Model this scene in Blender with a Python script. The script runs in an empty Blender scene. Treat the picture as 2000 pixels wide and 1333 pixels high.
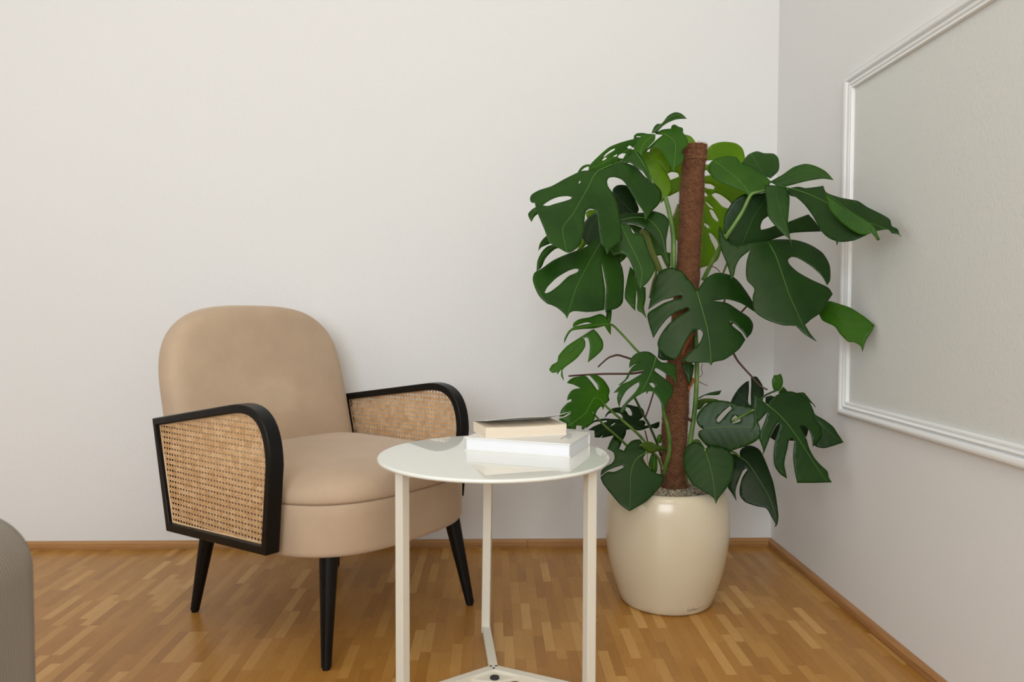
import bpy, bmesh, math, random
from mathutils import Vector, Matrix
from mathutils.geometry import delaunay_2d_cdt
random.seed(7)
scene = bpy.context.scene
COL = scene.collection

# ---------------------------------------------------------------- camera
F_PX, CX, CY = 1460.0, 1000.0, 666.5
CAM = Vector((0, 0, 0.8))
yaw = math.atan(35.0 / F_PX); pitch = math.atan(56.5 / F_PX); roll = -0.0025
Fw = Vector((math.sin(yaw) * math.cos(pitch), math.cos(yaw) * math.cos(pitch), -math.sin(pitch)))
Rt = Fw.cross(Vector((0, 0, 1))).normalized()
Up = Rt.cross(Fw).normalized()
Rt, Up = (Rt * math.cos(roll) + Up * math.sin(-roll)).normalized(), (Up * math.cos(roll) - Rt * math.sin(-roll)).normalized()
cam_data = bpy.data.cameras.new('camera'); cam = bpy.data.objects.new('camera', cam_data); COL.objects.link(cam)
cam_data.sensor_width = 36.0; cam_data.lens = F_PX / 2000.0 * 36.0
cam_data.clip_start = 0.05
m = Matrix((Rt, Up, -Fw)).transposed().to_4x4(); m.translation = CAM
cam.matrix_world = m
cam_data.dof.use_dof = True; cam_data.dof.focus_distance = 2.05; cam_data.dof.aperture_fstop = 4.0
scene.camera = cam

def at(px, py, Y):
    """point of the room at depth Y (metres from the camera plane) seen at photo position px, py"""
    d = Fw + Rt * ((px - CX) / F_PX) + Up * ((CY - py) / F_PX)
    return CAM + d * (Y / d.y)

# ---------------------------------------------------------------- world, light, exposure
w = bpy.data.worlds.new('world'); scene.world = w; w.use_nodes = True
w.node_tree.nodes['Background'].inputs[0].default_value = (1.0, 0.98, 0.95, 1)
w.node_tree.nodes['Background'].inputs[1].default_value = 0.3
scene.view_settings.view_transform = 'Standard'; scene.view_settings.look = 'None'
scene.view_settings.gamma = 1; scene.view_settings.use_curve_mapping = False
scene.view_settings.exposure = 0.70

XL, XR, YF, YB, ZC = -3.7, 0.954, -2.7, 2.524, 3.0

def area(name, loc, rot, sx, sy, power, col):
    l = bpy.data.lights.new(name, 'AREA'); l.shape = 'RECTANGLE'; l.size = sx; l.size_y = sy
    l.energy = power; l.color = col
    o = bpy.data.objects.new(name, l); COL.objects.link(o); o.location = loc; o.rotation_euler = rot
    return o
area('window_light_front', (-.95, YF + 0.06, 1.75), (math.radians(90), 0, 0), 2.4, 1.7, 56, (0.90, 0.968, 1.0))
area('window_light_left', (XL + 0.06, -1.0, 1.75), (0, math.radians(-90), 0), 1.7, 2.2, 16, (0.90, 0.968, 1.0))

# ---------------------------------------------------------------- material helpers
def mat(name, col=(.8, .8, .8), rough=.5, **kw):
    m = bpy.data.materials.new(name); m.use_nodes = True
    b = m.node_tree.nodes['Principled BSDF']
    b.inputs['Base Color'].default_value = (*col, 1); b.inputs['Roughness'].default_value = rough
    for k, v in kw.items(): b.inputs[k.replace('_', ' ')].default_value = v
    return m
def srgb(r, g, b):
    f = lambda c: (c / 255 / 12.92) if c / 255 <= .04045 else ((c / 255 + .055) / 1.055) ** 2.4
    return (f(r), f(g), f(b))
class NT:
    def __init__(s, m): s.t = m.node_tree; s.b = s.t.nodes['Principled BSDF']
    def n(s, typ, **kw):
        nd = s.t.nodes.new(typ)
        for k, v in kw.items():
            setattr(nd, k, v)
        return nd
    def l(s, a, b): s.t.links.new(a, b)
    def math(s, op, a, b=None, c=None):
        nd = s.n('ShaderNodeMath', operation=op)
        for i, v in enumerate((a, b, c)):
            if v is None: continue
            if isinstance(v, (int, float)): nd.inputs[i].default_value = v
            else: s.l(v, nd.inputs[i])
        return nd.outputs[0]
    def mix(s, f, a, b, blend='MIX'):
        nd = s.n('ShaderNodeMix', data_type='RGBA', blend_type=blend)
        for i, v in ((0, f), (6, a), (7, b)):
            if isinstance(v, (int, float)): nd.inputs[i].default_value = v
            elif isinstance(v, tuple): nd.inputs[i].default_value = (*v, 1)
            else: s.l(v, nd.inputs[i])
        return nd.outputs[2]
    def noise(s, scale, detail=4, vec=None, rough=.5):
        nd = s.n('ShaderNodeTexNoise'); nd.inputs['Scale'].default_value = scale; nd.inputs['Detail'].default_value = detail
        nd.inputs['Roughness'].default_value = rough
        if vec is not None: s.l(vec, nd.inputs['Vector'])
        return nd.outputs[0]
    def obj(s): return s.n('ShaderNodeTexCoord').outputs['Object']
    def bump(s, h, strength=.3, dist=.01):
        nd = s.n('ShaderNodeBump'); nd.inputs['Strength'].default_value = strength; nd.inputs['Distance'].default_value = dist
        s.l(h, nd.inputs['Height']); s.l(nd.outputs[0], s.b.inputs['Normal'])
    def ramp(s, v, a, b, ca=0.0, cb=1.0):
        nd = s.n('ShaderNodeMapRange'); s.l(v, nd.inputs[0])
        nd.inputs[1].default_value = a; nd.inputs[2].default_value = b
        nd.inputs[3].default_value = ca; nd.inputs[4].default_value = cb
        return nd.outputs[0]

def wall_mat(name, col, bump=.25, scale=90):
    m = mat(name, col, .75); t = NT(m); o = t.obj()
    n1 = t.noise(scale, 5, o); n2 = t.noise(1.1, 2, o)
    t.l(t.mix(t.ramp(n2, .3, .7), col, tuple(c * .985 for c in col)), t.b.inputs['Base Color'])
    t.bump(n1, bump, .002)
    return m
M_WALL = wall_mat('white wall paint', (.79, .79, .785))
M_PANEL = wall_mat('pale grey green wall panel', (.70, .71, .685), .5, 160)
M_CEIL = wall_mat('ceiling paint', (.85, .84, .82))
M_TRIM = mat('white moulding gloss paint', (.85, .86, .86), .35)

def floor_mat():
    m = mat('oak mosaic parquet', (.4, .25, .13), .36); t = NT(m)
    sep = t.n('ShaderNodeSeparateXYZ'); t.l(t.obj(), sep.inputs[0]); x, y = sep.outputs[0], sep.outputs[1]
    cx = t.math('DIVIDE', x, .0245); ci = t.math('FLOOR', cx)
    wn = t.n('ShaderNodeTexWhiteNoise', noise_dimensions='1D'); t.l(ci, wn.inputs['W'])
    off = t.math('MULTIPLY', t.math('FLOOR', t.math('MULTIPLY', wn.outputs[0], 3.99)), .25)
    cy = t.math('ADD', t.math('DIVIDE', y, .165), off); ri = t.math('FLOOR', cy)
    cmb = t.n('ShaderNodeCombineXYZ'); t.l(ci, cmb.inputs[0]); t.l(ri, cmb.inputs[1])
    w2 = t.n('ShaderNodeTexWhiteNoise', noise_dimensions='3D'); t.l(cmb.outputs[0], w2.inputs['Vector'])
    v = w2.outputs[0]
    # grain: stretched noise, shifted per strip
    gv = t.n('ShaderNodeCombineXYZ')
    t.l(t.math('ADD', t.math('MULTIPLY', x, 260), t.math('MULTIPLY', v, 91)), gv.inputs[0])
    t.l(t.math('ADD', t.math('MULTIPLY', y, 14), t.math('MULTIPLY', v, 37)), gv.inputs[1])
    g = t.noise(1.0, 4, gv.outputs[0], .6)
    r = t.n('ShaderNodeValToRGB'); t.l(v, r.inputs[0])
    e = r.color_ramp.elements
    e[0].position = 0; e[0].color = (*srgb(168, 119, 54), 1); e[1].position = 1; e[1].color = (*srgb(212, 166, 99), 1)
    for p, c in ((.25, (177, 126, 58)), (.6, (185, 134, 65)), (.86, (193, 144, 75))):
        q = e.new(p); q.color = (*srgb(*c), 1)
    c = t.mix(t.ramp(g, .3, .75, 0, .55), r.outputs[0], t.mix(1.0, r.outputs[0], (.78, .70, .62), 'MULTIPLY'))
    fx = t.math('ABSOLUTE', t.math('SUBTRACT', t.math('FRACT', cx), .5)); fy = t.math('ABSOLUTE', t.math('SUBTRACT', t.math('FRACT', cy), .5))
    gap = t.math('MAXIMUM', t.ramp(fx, .475, .5), t.ramp(fy, .495, .5))
    c = t.mix(t.math('MULTIPLY', gap, .38), c, (.12, .06, .025))
    t.l(c, t.b.inputs['Base Color'])
    t.l(t.ramp(g, .2, .8, .24, .36), t.b.inputs['Roughness'])
    t.bump(t.math('ADD', t.math('MULTIPLY', g, .25), t.math('SUBTRACT', 1.0, gap)), .12, .001)
    t.b.inputs['Specular IOR Level'].default_value = .3
    return m
M_FLOOR = floor_mat()
def wood_mat(name, a, b, axis):
    m = mat(name, a, .45); t = NT(m)
    mp = t.n('ShaderNodeMapping'); t.l(t.obj(), mp.inputs[0])
    mp.inputs['Scale'].default_value = (6, 120, 120) if axis == 0 else (120, 6, 120)
    g = t.noise(1.0, 4, mp.outputs[0], .6)
    t.l(t.mix(t.ramp(g, .3, .7), a, b), t.b.inputs['Base Color']); return m
M_BBX = wood_mat('oak skirting', srgb(186, 140, 88), srgb(164, 118, 70), 0)
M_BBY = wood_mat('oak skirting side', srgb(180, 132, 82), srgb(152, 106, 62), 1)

# ---------------------------------------------------------------- mesh helpers
def mesh_obj(name, verts, faces, m=None, parent=None, smooth=True, loc=None):
    me = bpy.data.meshes.new(name); me.from_pydata([tuple(v) for v in verts], [], faces); me.update()
    o = bpy.data.objects.new(name, me); COL.objects.link(o)
    if m: me.materials.append(m)
    if parent: o.parent = parent
    if loc is not None: o.location = loc
    if smooth:
        for p in me.polygons: p.use_smooth = True
    return o
class MB:
    def __init__(s): s.v = []; s.f = []
    def add(s, v, f):
        n = len(s.v); s.v += [Vector(p) for p in v]; s.f += [tuple(i + n for i in q) for q in f]
    def box(s, x0, x1, y0, y1, z0, z1):
        s.add([(x0,y0,z0),(x1,y0,z0),(x1,y1,z0),(x0,y1,z0),(x0,y0,z1),(x1,y0,z1),(x1,y1,z1),(x0,y1,z1)],
              [(0,3,2,1),(4,5,6,7),(0,1,5,4),(1,2,6,5),(2,3,7,6),(3,0,4,7)])
    def tube(s, pts, rad, n=10, cap=True, flat=1.0):
        pts = [Vector(p) for p in pts]
        if isinstance(rad, (int, float)): rad = [rad] * len(pts)
        rings = []; up = Vector((0, 0, 1))
        d0 = (pts[1] - pts[0]).normalized()
        a = d0.cross(up if abs(d0.z) < .9 else Vector((1, 0, 0))).normalized()
        for i, p in enumerate(pts):
            d = (pts[min(i + 1, len(pts) - 1)] - pts[max(i - 1, 0)]).normalized()
            a = (a - d * a.dot(d)).normalized(); b = d.cross(a)
            rings.append([p + (a * math.cos(2 * math.pi * k / n) + b * flat * math.sin(2 * math.pi * k / n)) * rad[i] for k in range(n)])
        v = [q for r in rings for q in r]; f = []
        for i in range(len(pts) - 1):
            for k in range(n):
                k2 = (k + 1) % n; f.append((i*n+k, i*n+k2, (i+1)*n+k2, (i+1)*n+k))
        if cap: f.append(tuple(reversed(range(n)))); f.append(tuple((len(pts)-1)*n + k for k in range(n)))
        s.add(v, f)
    def bar(s, a, b, w, h, spin=0.0):
        """square bar from a to b"""
        a = Vector(a); b = Vector(b); d = (b - a).normalized()
        x = d.cross(Vector((0, 0, 1)) if abs(d.z) < .9 else Vector((1, 0, 0))).normalized(); y = x.cross(d)
        x, y = x * math.cos(spin) + y * math.sin(spin), y * math.cos(spin) - x * math.sin(spin)
        v = [p + x * sx * w / 2 + y * sy * h / 2 for p in (a, b) for sx, sy in ((-1,-1),(1,-1),(1,1),(-1,1))]
        s.add(v, [(0,1,2,3),(7,6,5,4),(0,4,5,1),(1,5,6,2),(2,6,7,3),(3,7,4,0)])
    def rings(s, rings, cap0=True, cap1=True):
        n = len(rings[0]); v = [q for r in rings for q in r]; f = []
        for i in range(len(rings) - 1):
            for k in range(n):
                k2 = (k + 1) % n; f.append((i*n+k, i*n+k2, (i+1)*n+k2, (i+1)*n+k))
        if cap0: f.append(tuple(reversed(range(n))))
        if cap1: f.append(tuple((len(rings)-1)*n + k for k in range(n)))
        s.add(v, f)
    def build(s, name, m, parent=None, smooth=False, bevel=0, seg=2):
        o = mesh_obj(name, s.v, s.f, m, parent, smooth)
        bm = bmesh.new(); bm.from_mesh(o.data); bmesh.ops.recalc_face_normals(bm, faces=bm.faces); bm.to_mesh(o.data); bm.free()
        if bevel:
            b = o.modifiers.new('bevel', 'BEVEL'); b.width = bevel; b.segments = seg; b.limit_method = 'ANGLE'; b.angle_limit = math.radians(35)
            b.harden_normals = False
        return o
def box(name, x0, x1, y0, y1, z0, z1, m, parent=None, bevel=0):
    b = MB(); b.box(x0, x1, y0, y1, z0, z1); return b.build(name, m, parent, bevel=bevel)
def empty(name, loc, rz=0):
    o = bpy.data.objects.new(name, None); COL.objects.link(o); o.location = loc; o.rotation_euler = (0, 0, rz); o.empty_display_size = .1
    return o
def tag(o, label, cat, group=None, kind=None):
    o['label'] = label; o['category'] = cat
    if group: o['group'] = group
    if kind: o['kind'] = kind
    return o
def struct(o, label=None):
    o['kind'] = 'structure'
    if label: o['label'] = label
    return o
def shade_auto(o, ang=40):
    for p in o.data.polygons: p.use_smooth = True
    o.data.set_sharp_from_angle(angle=math.radians(ang))

def lathe(prof, n, cx=0, cy=0):
    return [[Vector((cx + r*math.cos(2*math.pi*k/n), cy + r*math.sin(2*math.pi*k/n), z)) for k in range(n)] for r, z in prof]
LAMP = 4.0
# ---------------------------------------------------------------- room shell
struct(box('floor', XL, XR, YF, YB, -.05, 0, M_FLOOR), 'oak mosaic parquet floor of short narrow strips')
struct(box('ceiling', XL, XR, YF, YB, ZC, ZC + .05, M_CEIL), 'plain white ceiling')
struct(box('wall_back', XL, XR, YB, YB + .1, -.05, ZC, M_WALL), 'plain white back wall behind the armchair')
struct(box('wall_right', XR, XR + .1, YF, YB + .1, -.05, ZC, M_WALL), 'white side wall carrying the moulded frame')
def wall_with_hole(name, axis, pos, a0, a1, h0, h1, z0, z1, sgn):
    b = MB()
    lo, hi = (pos - .1, pos) if sgn < 0 else (pos, pos + .1)
    for (p, q, r, s_) in ((a0, h0, -.05, ZC), (h1, a1, -.05, ZC), (h0, h1, -.05, z0), (h0, h1, z1, ZC)):
        if axis == 'y': b.box(p, q, lo, hi, r, s_)
        else: b.box(lo, hi, p, q, r, s_)
    return b.build(name, M_WALL)
struct(wall_with_hole('wall_front', 'y', YF, XL - .1, XR + .1, -2.2, .3, .85, 2.65, -1), 'white wall with the wide window')
struct(wall_with_hole('wall_left', 'x', XL, YF, YB + .1, -2.15, .15, .85, 2.65, -1), 'white wall with the side window')
M_PANE = mat('window pane', (.9, .95, 1), .05, Transmission_Weight=1.0)
def window(name, axis, pos, h0, h1, z0, z1, label):
    b = MB(); mid = (h0 + h1) / 2; w_ = .06
    for (p, q, r, s_) in ((h0, h0+w_, z0, z1), (h1-w_, h1, z0, z1), (mid-.04, mid+.04, z0, z1), (h0, h1, z0, z0+w_), (h0, h1, z1-w_, z1)):
        if axis == 'y': b.box(p, q, pos - .08, pos - .02, r, s_)
        else: b.box(pos - .08, pos - .02, p, q, r, s_)
    o = struct(b.build(name, M_TRIM), label)
    g = MB()
    if axis == 'y': g.box(h0+w_, h1-w_, pos - .052, pos - .048, z0+w_, z1-w_)
    else: g.box(pos - .052, pos - .048, h0+w_, h1-w_, z0+w_, z1-w_)
    g.build('pane', M_PANE, o)
window('window_1', 'y', YF, -2.2, .3, .85, 2.65, 'wide white casement window')
window('window_2', 'x', XL, -2.15, .15, .85, 2.65, 'white side casement window')

# skirting boards: small bevelled strip, two lengths on the back wall (a joint shows at x = 0.11)
def skirting_profile():  # (distance from wall, z)
    return [(0, 0), (.011, 0), (.011, .004), (.014, .006), (.014, .019), (.010, .024), (.003, .026), (0, .026)]
def skirting(name, pts, m, label):
    b = MB()
    for (p0, p1, nrm) in pts:
        r = [[Vector((p[0], p[1], 0)) + Vector((nrm[0] * d, nrm[1] * d, z)) for d, z in skirting_profile()] for p in (p0, p1)]
        b.rings(r)
    return struct(b.build(name, m), label)
skirting('baseboard_back', [((XL, YB), (.1135, YB), (0, -1)), ((.1148, YB), (XR, YB), (0, -1))], M_BBX, 'low oak skirting along the back wall')
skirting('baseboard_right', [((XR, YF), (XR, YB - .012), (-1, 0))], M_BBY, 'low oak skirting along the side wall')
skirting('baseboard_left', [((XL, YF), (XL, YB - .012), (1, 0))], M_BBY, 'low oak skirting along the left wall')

# moulded frame on the right wall and the tinted panel inside it
def moulding():
    prof = [(0, 0), (0, .010), (.003, .016), (.008, .0185), (.014, .018), (.018, .014), (.0195, .008), (.0215, .008), (.023, .012), (.026, .0145),
            (.0295, .013), (.031, .009), (.033, .009), (.0345, .011), (.038, .0105), (.040, .006), (.040, 0)]
    y0, y1, z0, z1 = .35, 2.016, .522, 1.434
    v = []; f = []; n = len(prof)
    for (yy, zz, sy, sz) in ((y1, z0, -1, 1), (y1, z1, -1, -1), (y0, z1, 1, -1), (y0, z0, 1, 1)):
        for d, h in prof: v.append((XR - h, yy + sy * d, zz + sz * d))
    for c in range(4):
        for k in range(n - 1):
            a, b_ = c * n + k, ((c + 1) % 4) * n + k
            f.append((a, b_, b_ + 1, a + 1))
    o = mesh_obj('trim_1', v, f, M_TRIM, smooth=False)
    bm = bmesh.new(); bm.from_mesh(o.data); bmesh.ops.recalc_face_normals(bm, faces=bm.faces); bm.to_mesh(o.data); bm.free()
    shade_auto(o, 50)
    struct(o, 'white stepped moulding frame on the side wall')
    struct(box('trim_2', XR - .0015, XR, y0 + .039, y1 - .039, z0 + .039, z1 - .039, M_PANEL), 'pale grey green panel inside the moulding frame')
moulding()

# pendant lamp above and behind the photographer (outside the frame): three warm bulbs
def make_lamp():
    root = empty('pendant_lamp', (.1, .1, ZC)); tag(root, 'three armed brass pendant lamp with round bulbs under the ceiling', 'lamp')
    brass = mat('brass', (.6, .42, .18), .3, Metallic=1.0)
    b = MB(); b.tube([(0, 0, 0), (0, 0, -.5)], .008, 12); b.tube([(0, 0, 0), (0, 0, -.02)], .05, 24)
    for k in range(3):
        a = 2*math.pi*k/3 + .4; b.tube([(0, 0, -.5), (.2*math.cos(a), .2*math.sin(a), -.5)], .006, 10)
    b.build('arms', brass, root)
    for k in range(3):
        a = 2*math.pi*k/3 + .4; l = bpy.data.lights.new('bulb_light', 'POINT'); l.energy = LAMP; l.color = (1.0, .90, .76); l.shadow_soft_size = .045
        o = bpy.data.objects.new('bulb_light', l); COL.objects.link(o); o.location = (.1 + .2*math.cos(a), .1 + .2*math.sin(a), ZC - .56)
        c = MB(); c.rings(lathe([(.03, -.515), (.03, -.500), (.012, -.49)], 20, .2*math.cos(a), .2*math.sin(a))); c.build('socket', brass, root)

# ---------------------------------------------------------------- rattan armchair
def velvet(name, col):
    m = mat(name, col, .85, Sheen_Weight=.35, Sheen_Roughness=.35); t = NT(m); o = t.obj()
    n1 = t.noise(7, 4, o, .6); n2 = t.noise(500, 2, o); n3 = t.noise(38, 3, o)
    c = t.mix(t.ramp(n1, .35, .65), tuple(x * .93 for x in col), tuple(min(1, x * 1.04) for x in col))
    c = t.mix(t.ramp(n3, .4, .75, 0, .16), c, tuple(x * .88 for x in col))
    t.l(c, t.b.inputs['Base Color'])
    t.b.inputs['Sheen Tint'].default_value = (1, .93, .86, 1)
    t.bump(t.math('ADD', n2, t.math('MULTIPLY', n1, 2)), .12, .0015); return m
M_VELVET = velvet('beige velvet', srgb(192, 167, 141))
M_BLACK = mat('black lacquered wood', (.0045, .0042, .004), .32, Specular_IOR_Level=.25)
t_ = NT(M_BLACK); t_.l(t_.ramp(t_.noise(30, 3, t_.obj()), .3, .7, .26, .40), t_.b.inputs['Roughness'])
def cane_mat():
    m = mat('woven cane', srgb(214, 172, 124), .5); t = NT(m); o = t.obj()
    n = t.noise(60, 3, o); n2 = t.noise(420, 2, o)
    c = t.mix(t.ramp(n, .35, .65), srgb(202, 156, 106), srgb(228, 190, 145))
    c = t.mix(t.ramp(n2, .55, .75, 0, .5), c, srgb(160, 112, 66))
    t.l(c, t.b.inputs['Base Color']); t.bump(n2, .3, .0008); return m
M_CANE = cane_mat()
M_SPLINE = mat('pale cane binding', srgb(222, 190, 150), .5)

make_lamp()
def clip_line(p, d, poly):
    """segment of the line p + t d inside a convex polygon"""
    t0, t1 = -9.0, 9.0; n = len(poly)
    A = sum(poly[i][0]*poly[(i+1)%n][1] - poly[(i+1)%n][0]*poly[i][1] for i in range(n)); sg = 1 if A > 0 else -1
    for i in range(n):
        a = poly[i]; b = poly[(i+1) % n]; e = (b[0]-a[0], b[1]-a[1])
        nx, ny = -e[1]*sg, e[0]*sg
        den = d[0]*nx + d[1]*ny; num = (p[0]-a[0])*nx + (p[1]-a[1])*ny
        if abs(den) < 1e-9:
            if num < 0: return None
            continue
        t = -num / den
        if den > 0: t0 = max(t0, t)
        else: t1 = min(t1, t)
    return (t0, t1) if t1 - t0 > .003 else None
def offset_poly(poly, w_):
    n = len(poly); A = sum(poly[i][0]*poly[(i+1)%n][1] - poly[(i+1)%n][0]*poly[i][1] for i in range(n)); sg = 1 if A > 0 else -1
    out = []
    for i in range(n):
        a, b, c = Vector(poly[i-1]), Vector(poly[i]), Vector(poly[(i+1) % n])
        e1 = (b - a).normalized(); e2 = (c - b).normalized()
        n1 = Vector((-e1.y, e1.x)) * sg; n2 = Vector((-e2.y, e2.x)) * sg
        mm = (n1 + n2).normalized(); out.append(tuple(b + mm * (w_ / max(.3, mm.dot(n1)))))
    return out
def bez(a, c, b, n):
    return [((1-t)**2*a[0]+2*t*(1-t)*c[0]+t*t*b[0], (1-t)**2*a[1]+2*t*(1-t)*c[1]+t*t*b[1]) for t in [i/n for i in range(n+1)]]

def make_arm(side, root):
    """arm frame in the plane X = side * ..., outline in (Y, Z)"""
    outer = [(.240, .247), (.300, .527)] + bez((-.045, .588), (-.188, .612), (-.191, .462), 14) + [(-.171, .264)]
    if side > 0: outer[0] = (.264, .247); outer[1] = (.328, .531)
    outer = outer[::-1]; inner = offset_poly(outer, .020)
    # the rear bar is slimmer than the others
    inner[-1] = (outer[-1][0] - .0125, inner[-1][1]); inner[-2] = (outer[-2][0] - .0175, inner[-2][1])
    xi, xo = .301 * side, .337 * side
    b = MB()
    def ring(pl, x): return [Vector((x, y, z)) for y, z in pl]
    n = len(outer)
    R_ = [ring(outer, xi), ring(outer, xo), ring(inner, xo), ring(inner, xi)]
    v = [q for r in R_ for q in r]; f = []
    for a in range(4):
        c = (a + 1) % 4
        for k in range(n):
            k2 = (k + 1) % n; f.append((a*n+k, a*n+k2, c*n+k2, c*n+k))
    b.add(v, f)
    o = b.build('arm_frame', M_BLACK, root, smooth=True, bevel=.0028, seg=3)
    shade_auto(o, 30)
    # woven cane webbing, real strands
    fill = offset_poly(inner, -.0015)
    xp = .324 * side; cy_, cz_ = .0122, .0136; g = MB()
    def ribbon(p, d, wd, lift, wave=0):
        c = clip_line(p, d, fill)
        if not c: return
        L = math.hypot(*d); nx, ny = -d[1]/L*wd/2, d[0]/L*wd/2
        k = max(1, int((c[1]-c[0]) * L / .02)); vv = []; ff = []
        for i in range(k + 1):
            t = c[0] + (c[1]-c[0]) * i / k; y, z = p[0]+d[0]*t, p[1]+d[1]*t
            vv += [(xp + lift - .0003, y-nx, z-ny), (xp + lift - .0003, y+nx, z+ny), (xp + lift + .0003, y-nx*.7, z-ny*.7), (xp + lift + .0003, y+nx*.7, z+ny*.7)]
        for i in range(k):
            q = 4*i; ff += [(q, q+4, q+5, q+1), (q+2, q+3, q+7, q+6), (q, q+2, q+6, q+4), (q+1, q+5, q+7, q+3)]
        g.add(vv, ff)
    for i in range(-30, 31):
        for dd in (-.00155, .00155):
            ribbon((i*cy_ + dd, .4), (0, 1), .0020, .0009 * side)
        for dd in (-.0022, .0022):
            ribbon((0, .42 + i*cz_ + dd), (1, 0), .0034, .0012 * side)
    for i in range(-70, 71):
        ribbon((i*cy_ + cy_/2, .42), (cy_*80, cz_*80), .0018, .0002 * side)
        ribbon((i*cy_ + cy_/2, .42), (cy_*80, -cz_*80), .0018, .0007 * side)
    g.build('cane_panel', M_CANE, root)
    s = MB(); sp = offset_poly(inner, .0016); sp = sp + [sp[0], sp[1]]
    pts = []
    for i in range(len(sp) - 1):
        for k in range(3):
            t = k / 3; pts.append(((xp + .0016*side), sp[i][0]*(1-t)+sp[i+1][0]*t, sp[i][1]*(1-t)+sp[i+1][1]*t))
    s.tube(pts, .0021, 6)
    s.build('cane_binding', M_SPLINE, root, smooth=True)

def make_chair():
    ang = math.atan2(.791, .611)
    root = empty('rattan_armchair', (-.428, 2.000, 0), ang)
    tag(root, 'beige velvet armchair with black wooden arms, woven cane sides and black tapered legs', 'armchair')
    # plan outline of the seat
    def plan(hw, yf, yr, n=3.2, N=96):
        pts = []
        for k in range(N):
            a = 2 * math.pi * k / N; c, s_ = math.cos(a), math.sin(a)
            x = hw * math.copysign(abs(c) ** (2 / n), c)
            y = (yr * abs(s_) ** (2 / 8) if s_ > 0 else -yf * abs(s_) ** (2 / n))
            pts.append((x, y))
        return pts
    P = plan(.3003, .312, .330, n=2.9)
    def ring(ins, z, crown=0):
        return [Vector((x * (1 - ins/.30), y * (1 - ins/.30), z)) for x, y in P]
    b = MB()
    b.rings([ring(.012, .246), ring(.004, .2475), ring(.001, .252), ring(0, .260), ring(-.001, .30), ring(-.001, .34), ring(.0, .3595), ring(.002, .3645), ring(.006, .3662)])
    o = b.build('seat_base', M_VELVET, root, smooth=True)
    b = MB()
    prof = [(.006, .3663), (.001, .3680), (-.0015, .374), (-.001, .384), (.003, .396), (.012, .408), (.028, .418), (.055, .4265), (.09, .432), (.15, .4365), (.22, .4385), (.29, .439)]
    b.rings([ring(i, z) for i, z in prof])
    b.build('seat_cushion', M_VELVET, root, smooth=True)
    # backrest: arch outline (x, z) and pillow profile through its thickness
    hw, zt, zb = .291, .818, .30
    arch = []
    N = 80
    for k in range(N + 1):
        a = math.pi * k / N; n_ = 3.1
        c, s_ = math.cos(a), math.sin(a)
        arch.append((hw * math.copysign(abs(c) ** (2/n_), c), (zt - .26) + .26 * abs(s_) ** (2/n_)))
    low = [(-hw, zb + (zt-.26-zb)*i/8) for i in range(7, -1, -1)] + [(-hw + 2*hw*i/14, zb) for i in range(1, 14)] + [(hw, zb + (zt-.26-zb)*i/8) for i in range(0, 8)]
    arch += low
    cz = .56
    def yfront(z): return .232 + (z - .43) * .25 - .05 * (z - .43) ** 2
    def bring(ins, dy, tilt=1.0):
        r = []
        for x, z in arch:
            k = 1 - ins / hw
            xx, zz = x * k, cz + (z - cz) * (1 - ins / .26)
            r.append(Vector((xx, yfront(zz) + dy, zz)))
        return r
    b = MB()
    prof = [(.26, -.006), (.20, -.005), (.13, -.002), (.08, .001), (.05, .003), (.03, .006), (.016, .011), (.007, .019), (.002, .031), (0, .052), (.001, .068), (.007, .086), (.018, .099), (.04, .107), (.08, .110), (.2, .112)]
    b.rings([bring(i, d) for i, d in prof])
    b.build('backrest', M_VELVET, root, smooth=True)
    for s_ in (-1, 1): make_arm(s_, root)
    for sx in (-1, 1):
        for sy in (-1, 1):
            top = Vector((.210*sx, (.245 if sy > 0 else .228)*sy, .256)); ft = Vector(({(-1, 1): (-.239, .280), (-1, -1): (-.243, -.256), (1, -1): (.234, -.278), (1, 1): (.215, .250)}[(sx, sy)]) + (.006,))
            b = MB(); N = 8
            b.tube([top.lerp(ft, i/N) for i in range(N+1)], [.0225 - (.0225-.0115)*(i/N) for i in range(N+1)], 24)
            lg = b.build('leg', M_BLACK, root); shade_auto(lg, 40)
            g = MB(); d = (ft - top).normalized(); g.tube([ft - d*.001, (ft.x + d.x*.004, ft.y + d.y*.004, 0)], .0088, 16)
            g.build('foot_pad', M_BLACK, lg)
make_chair()

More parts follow.
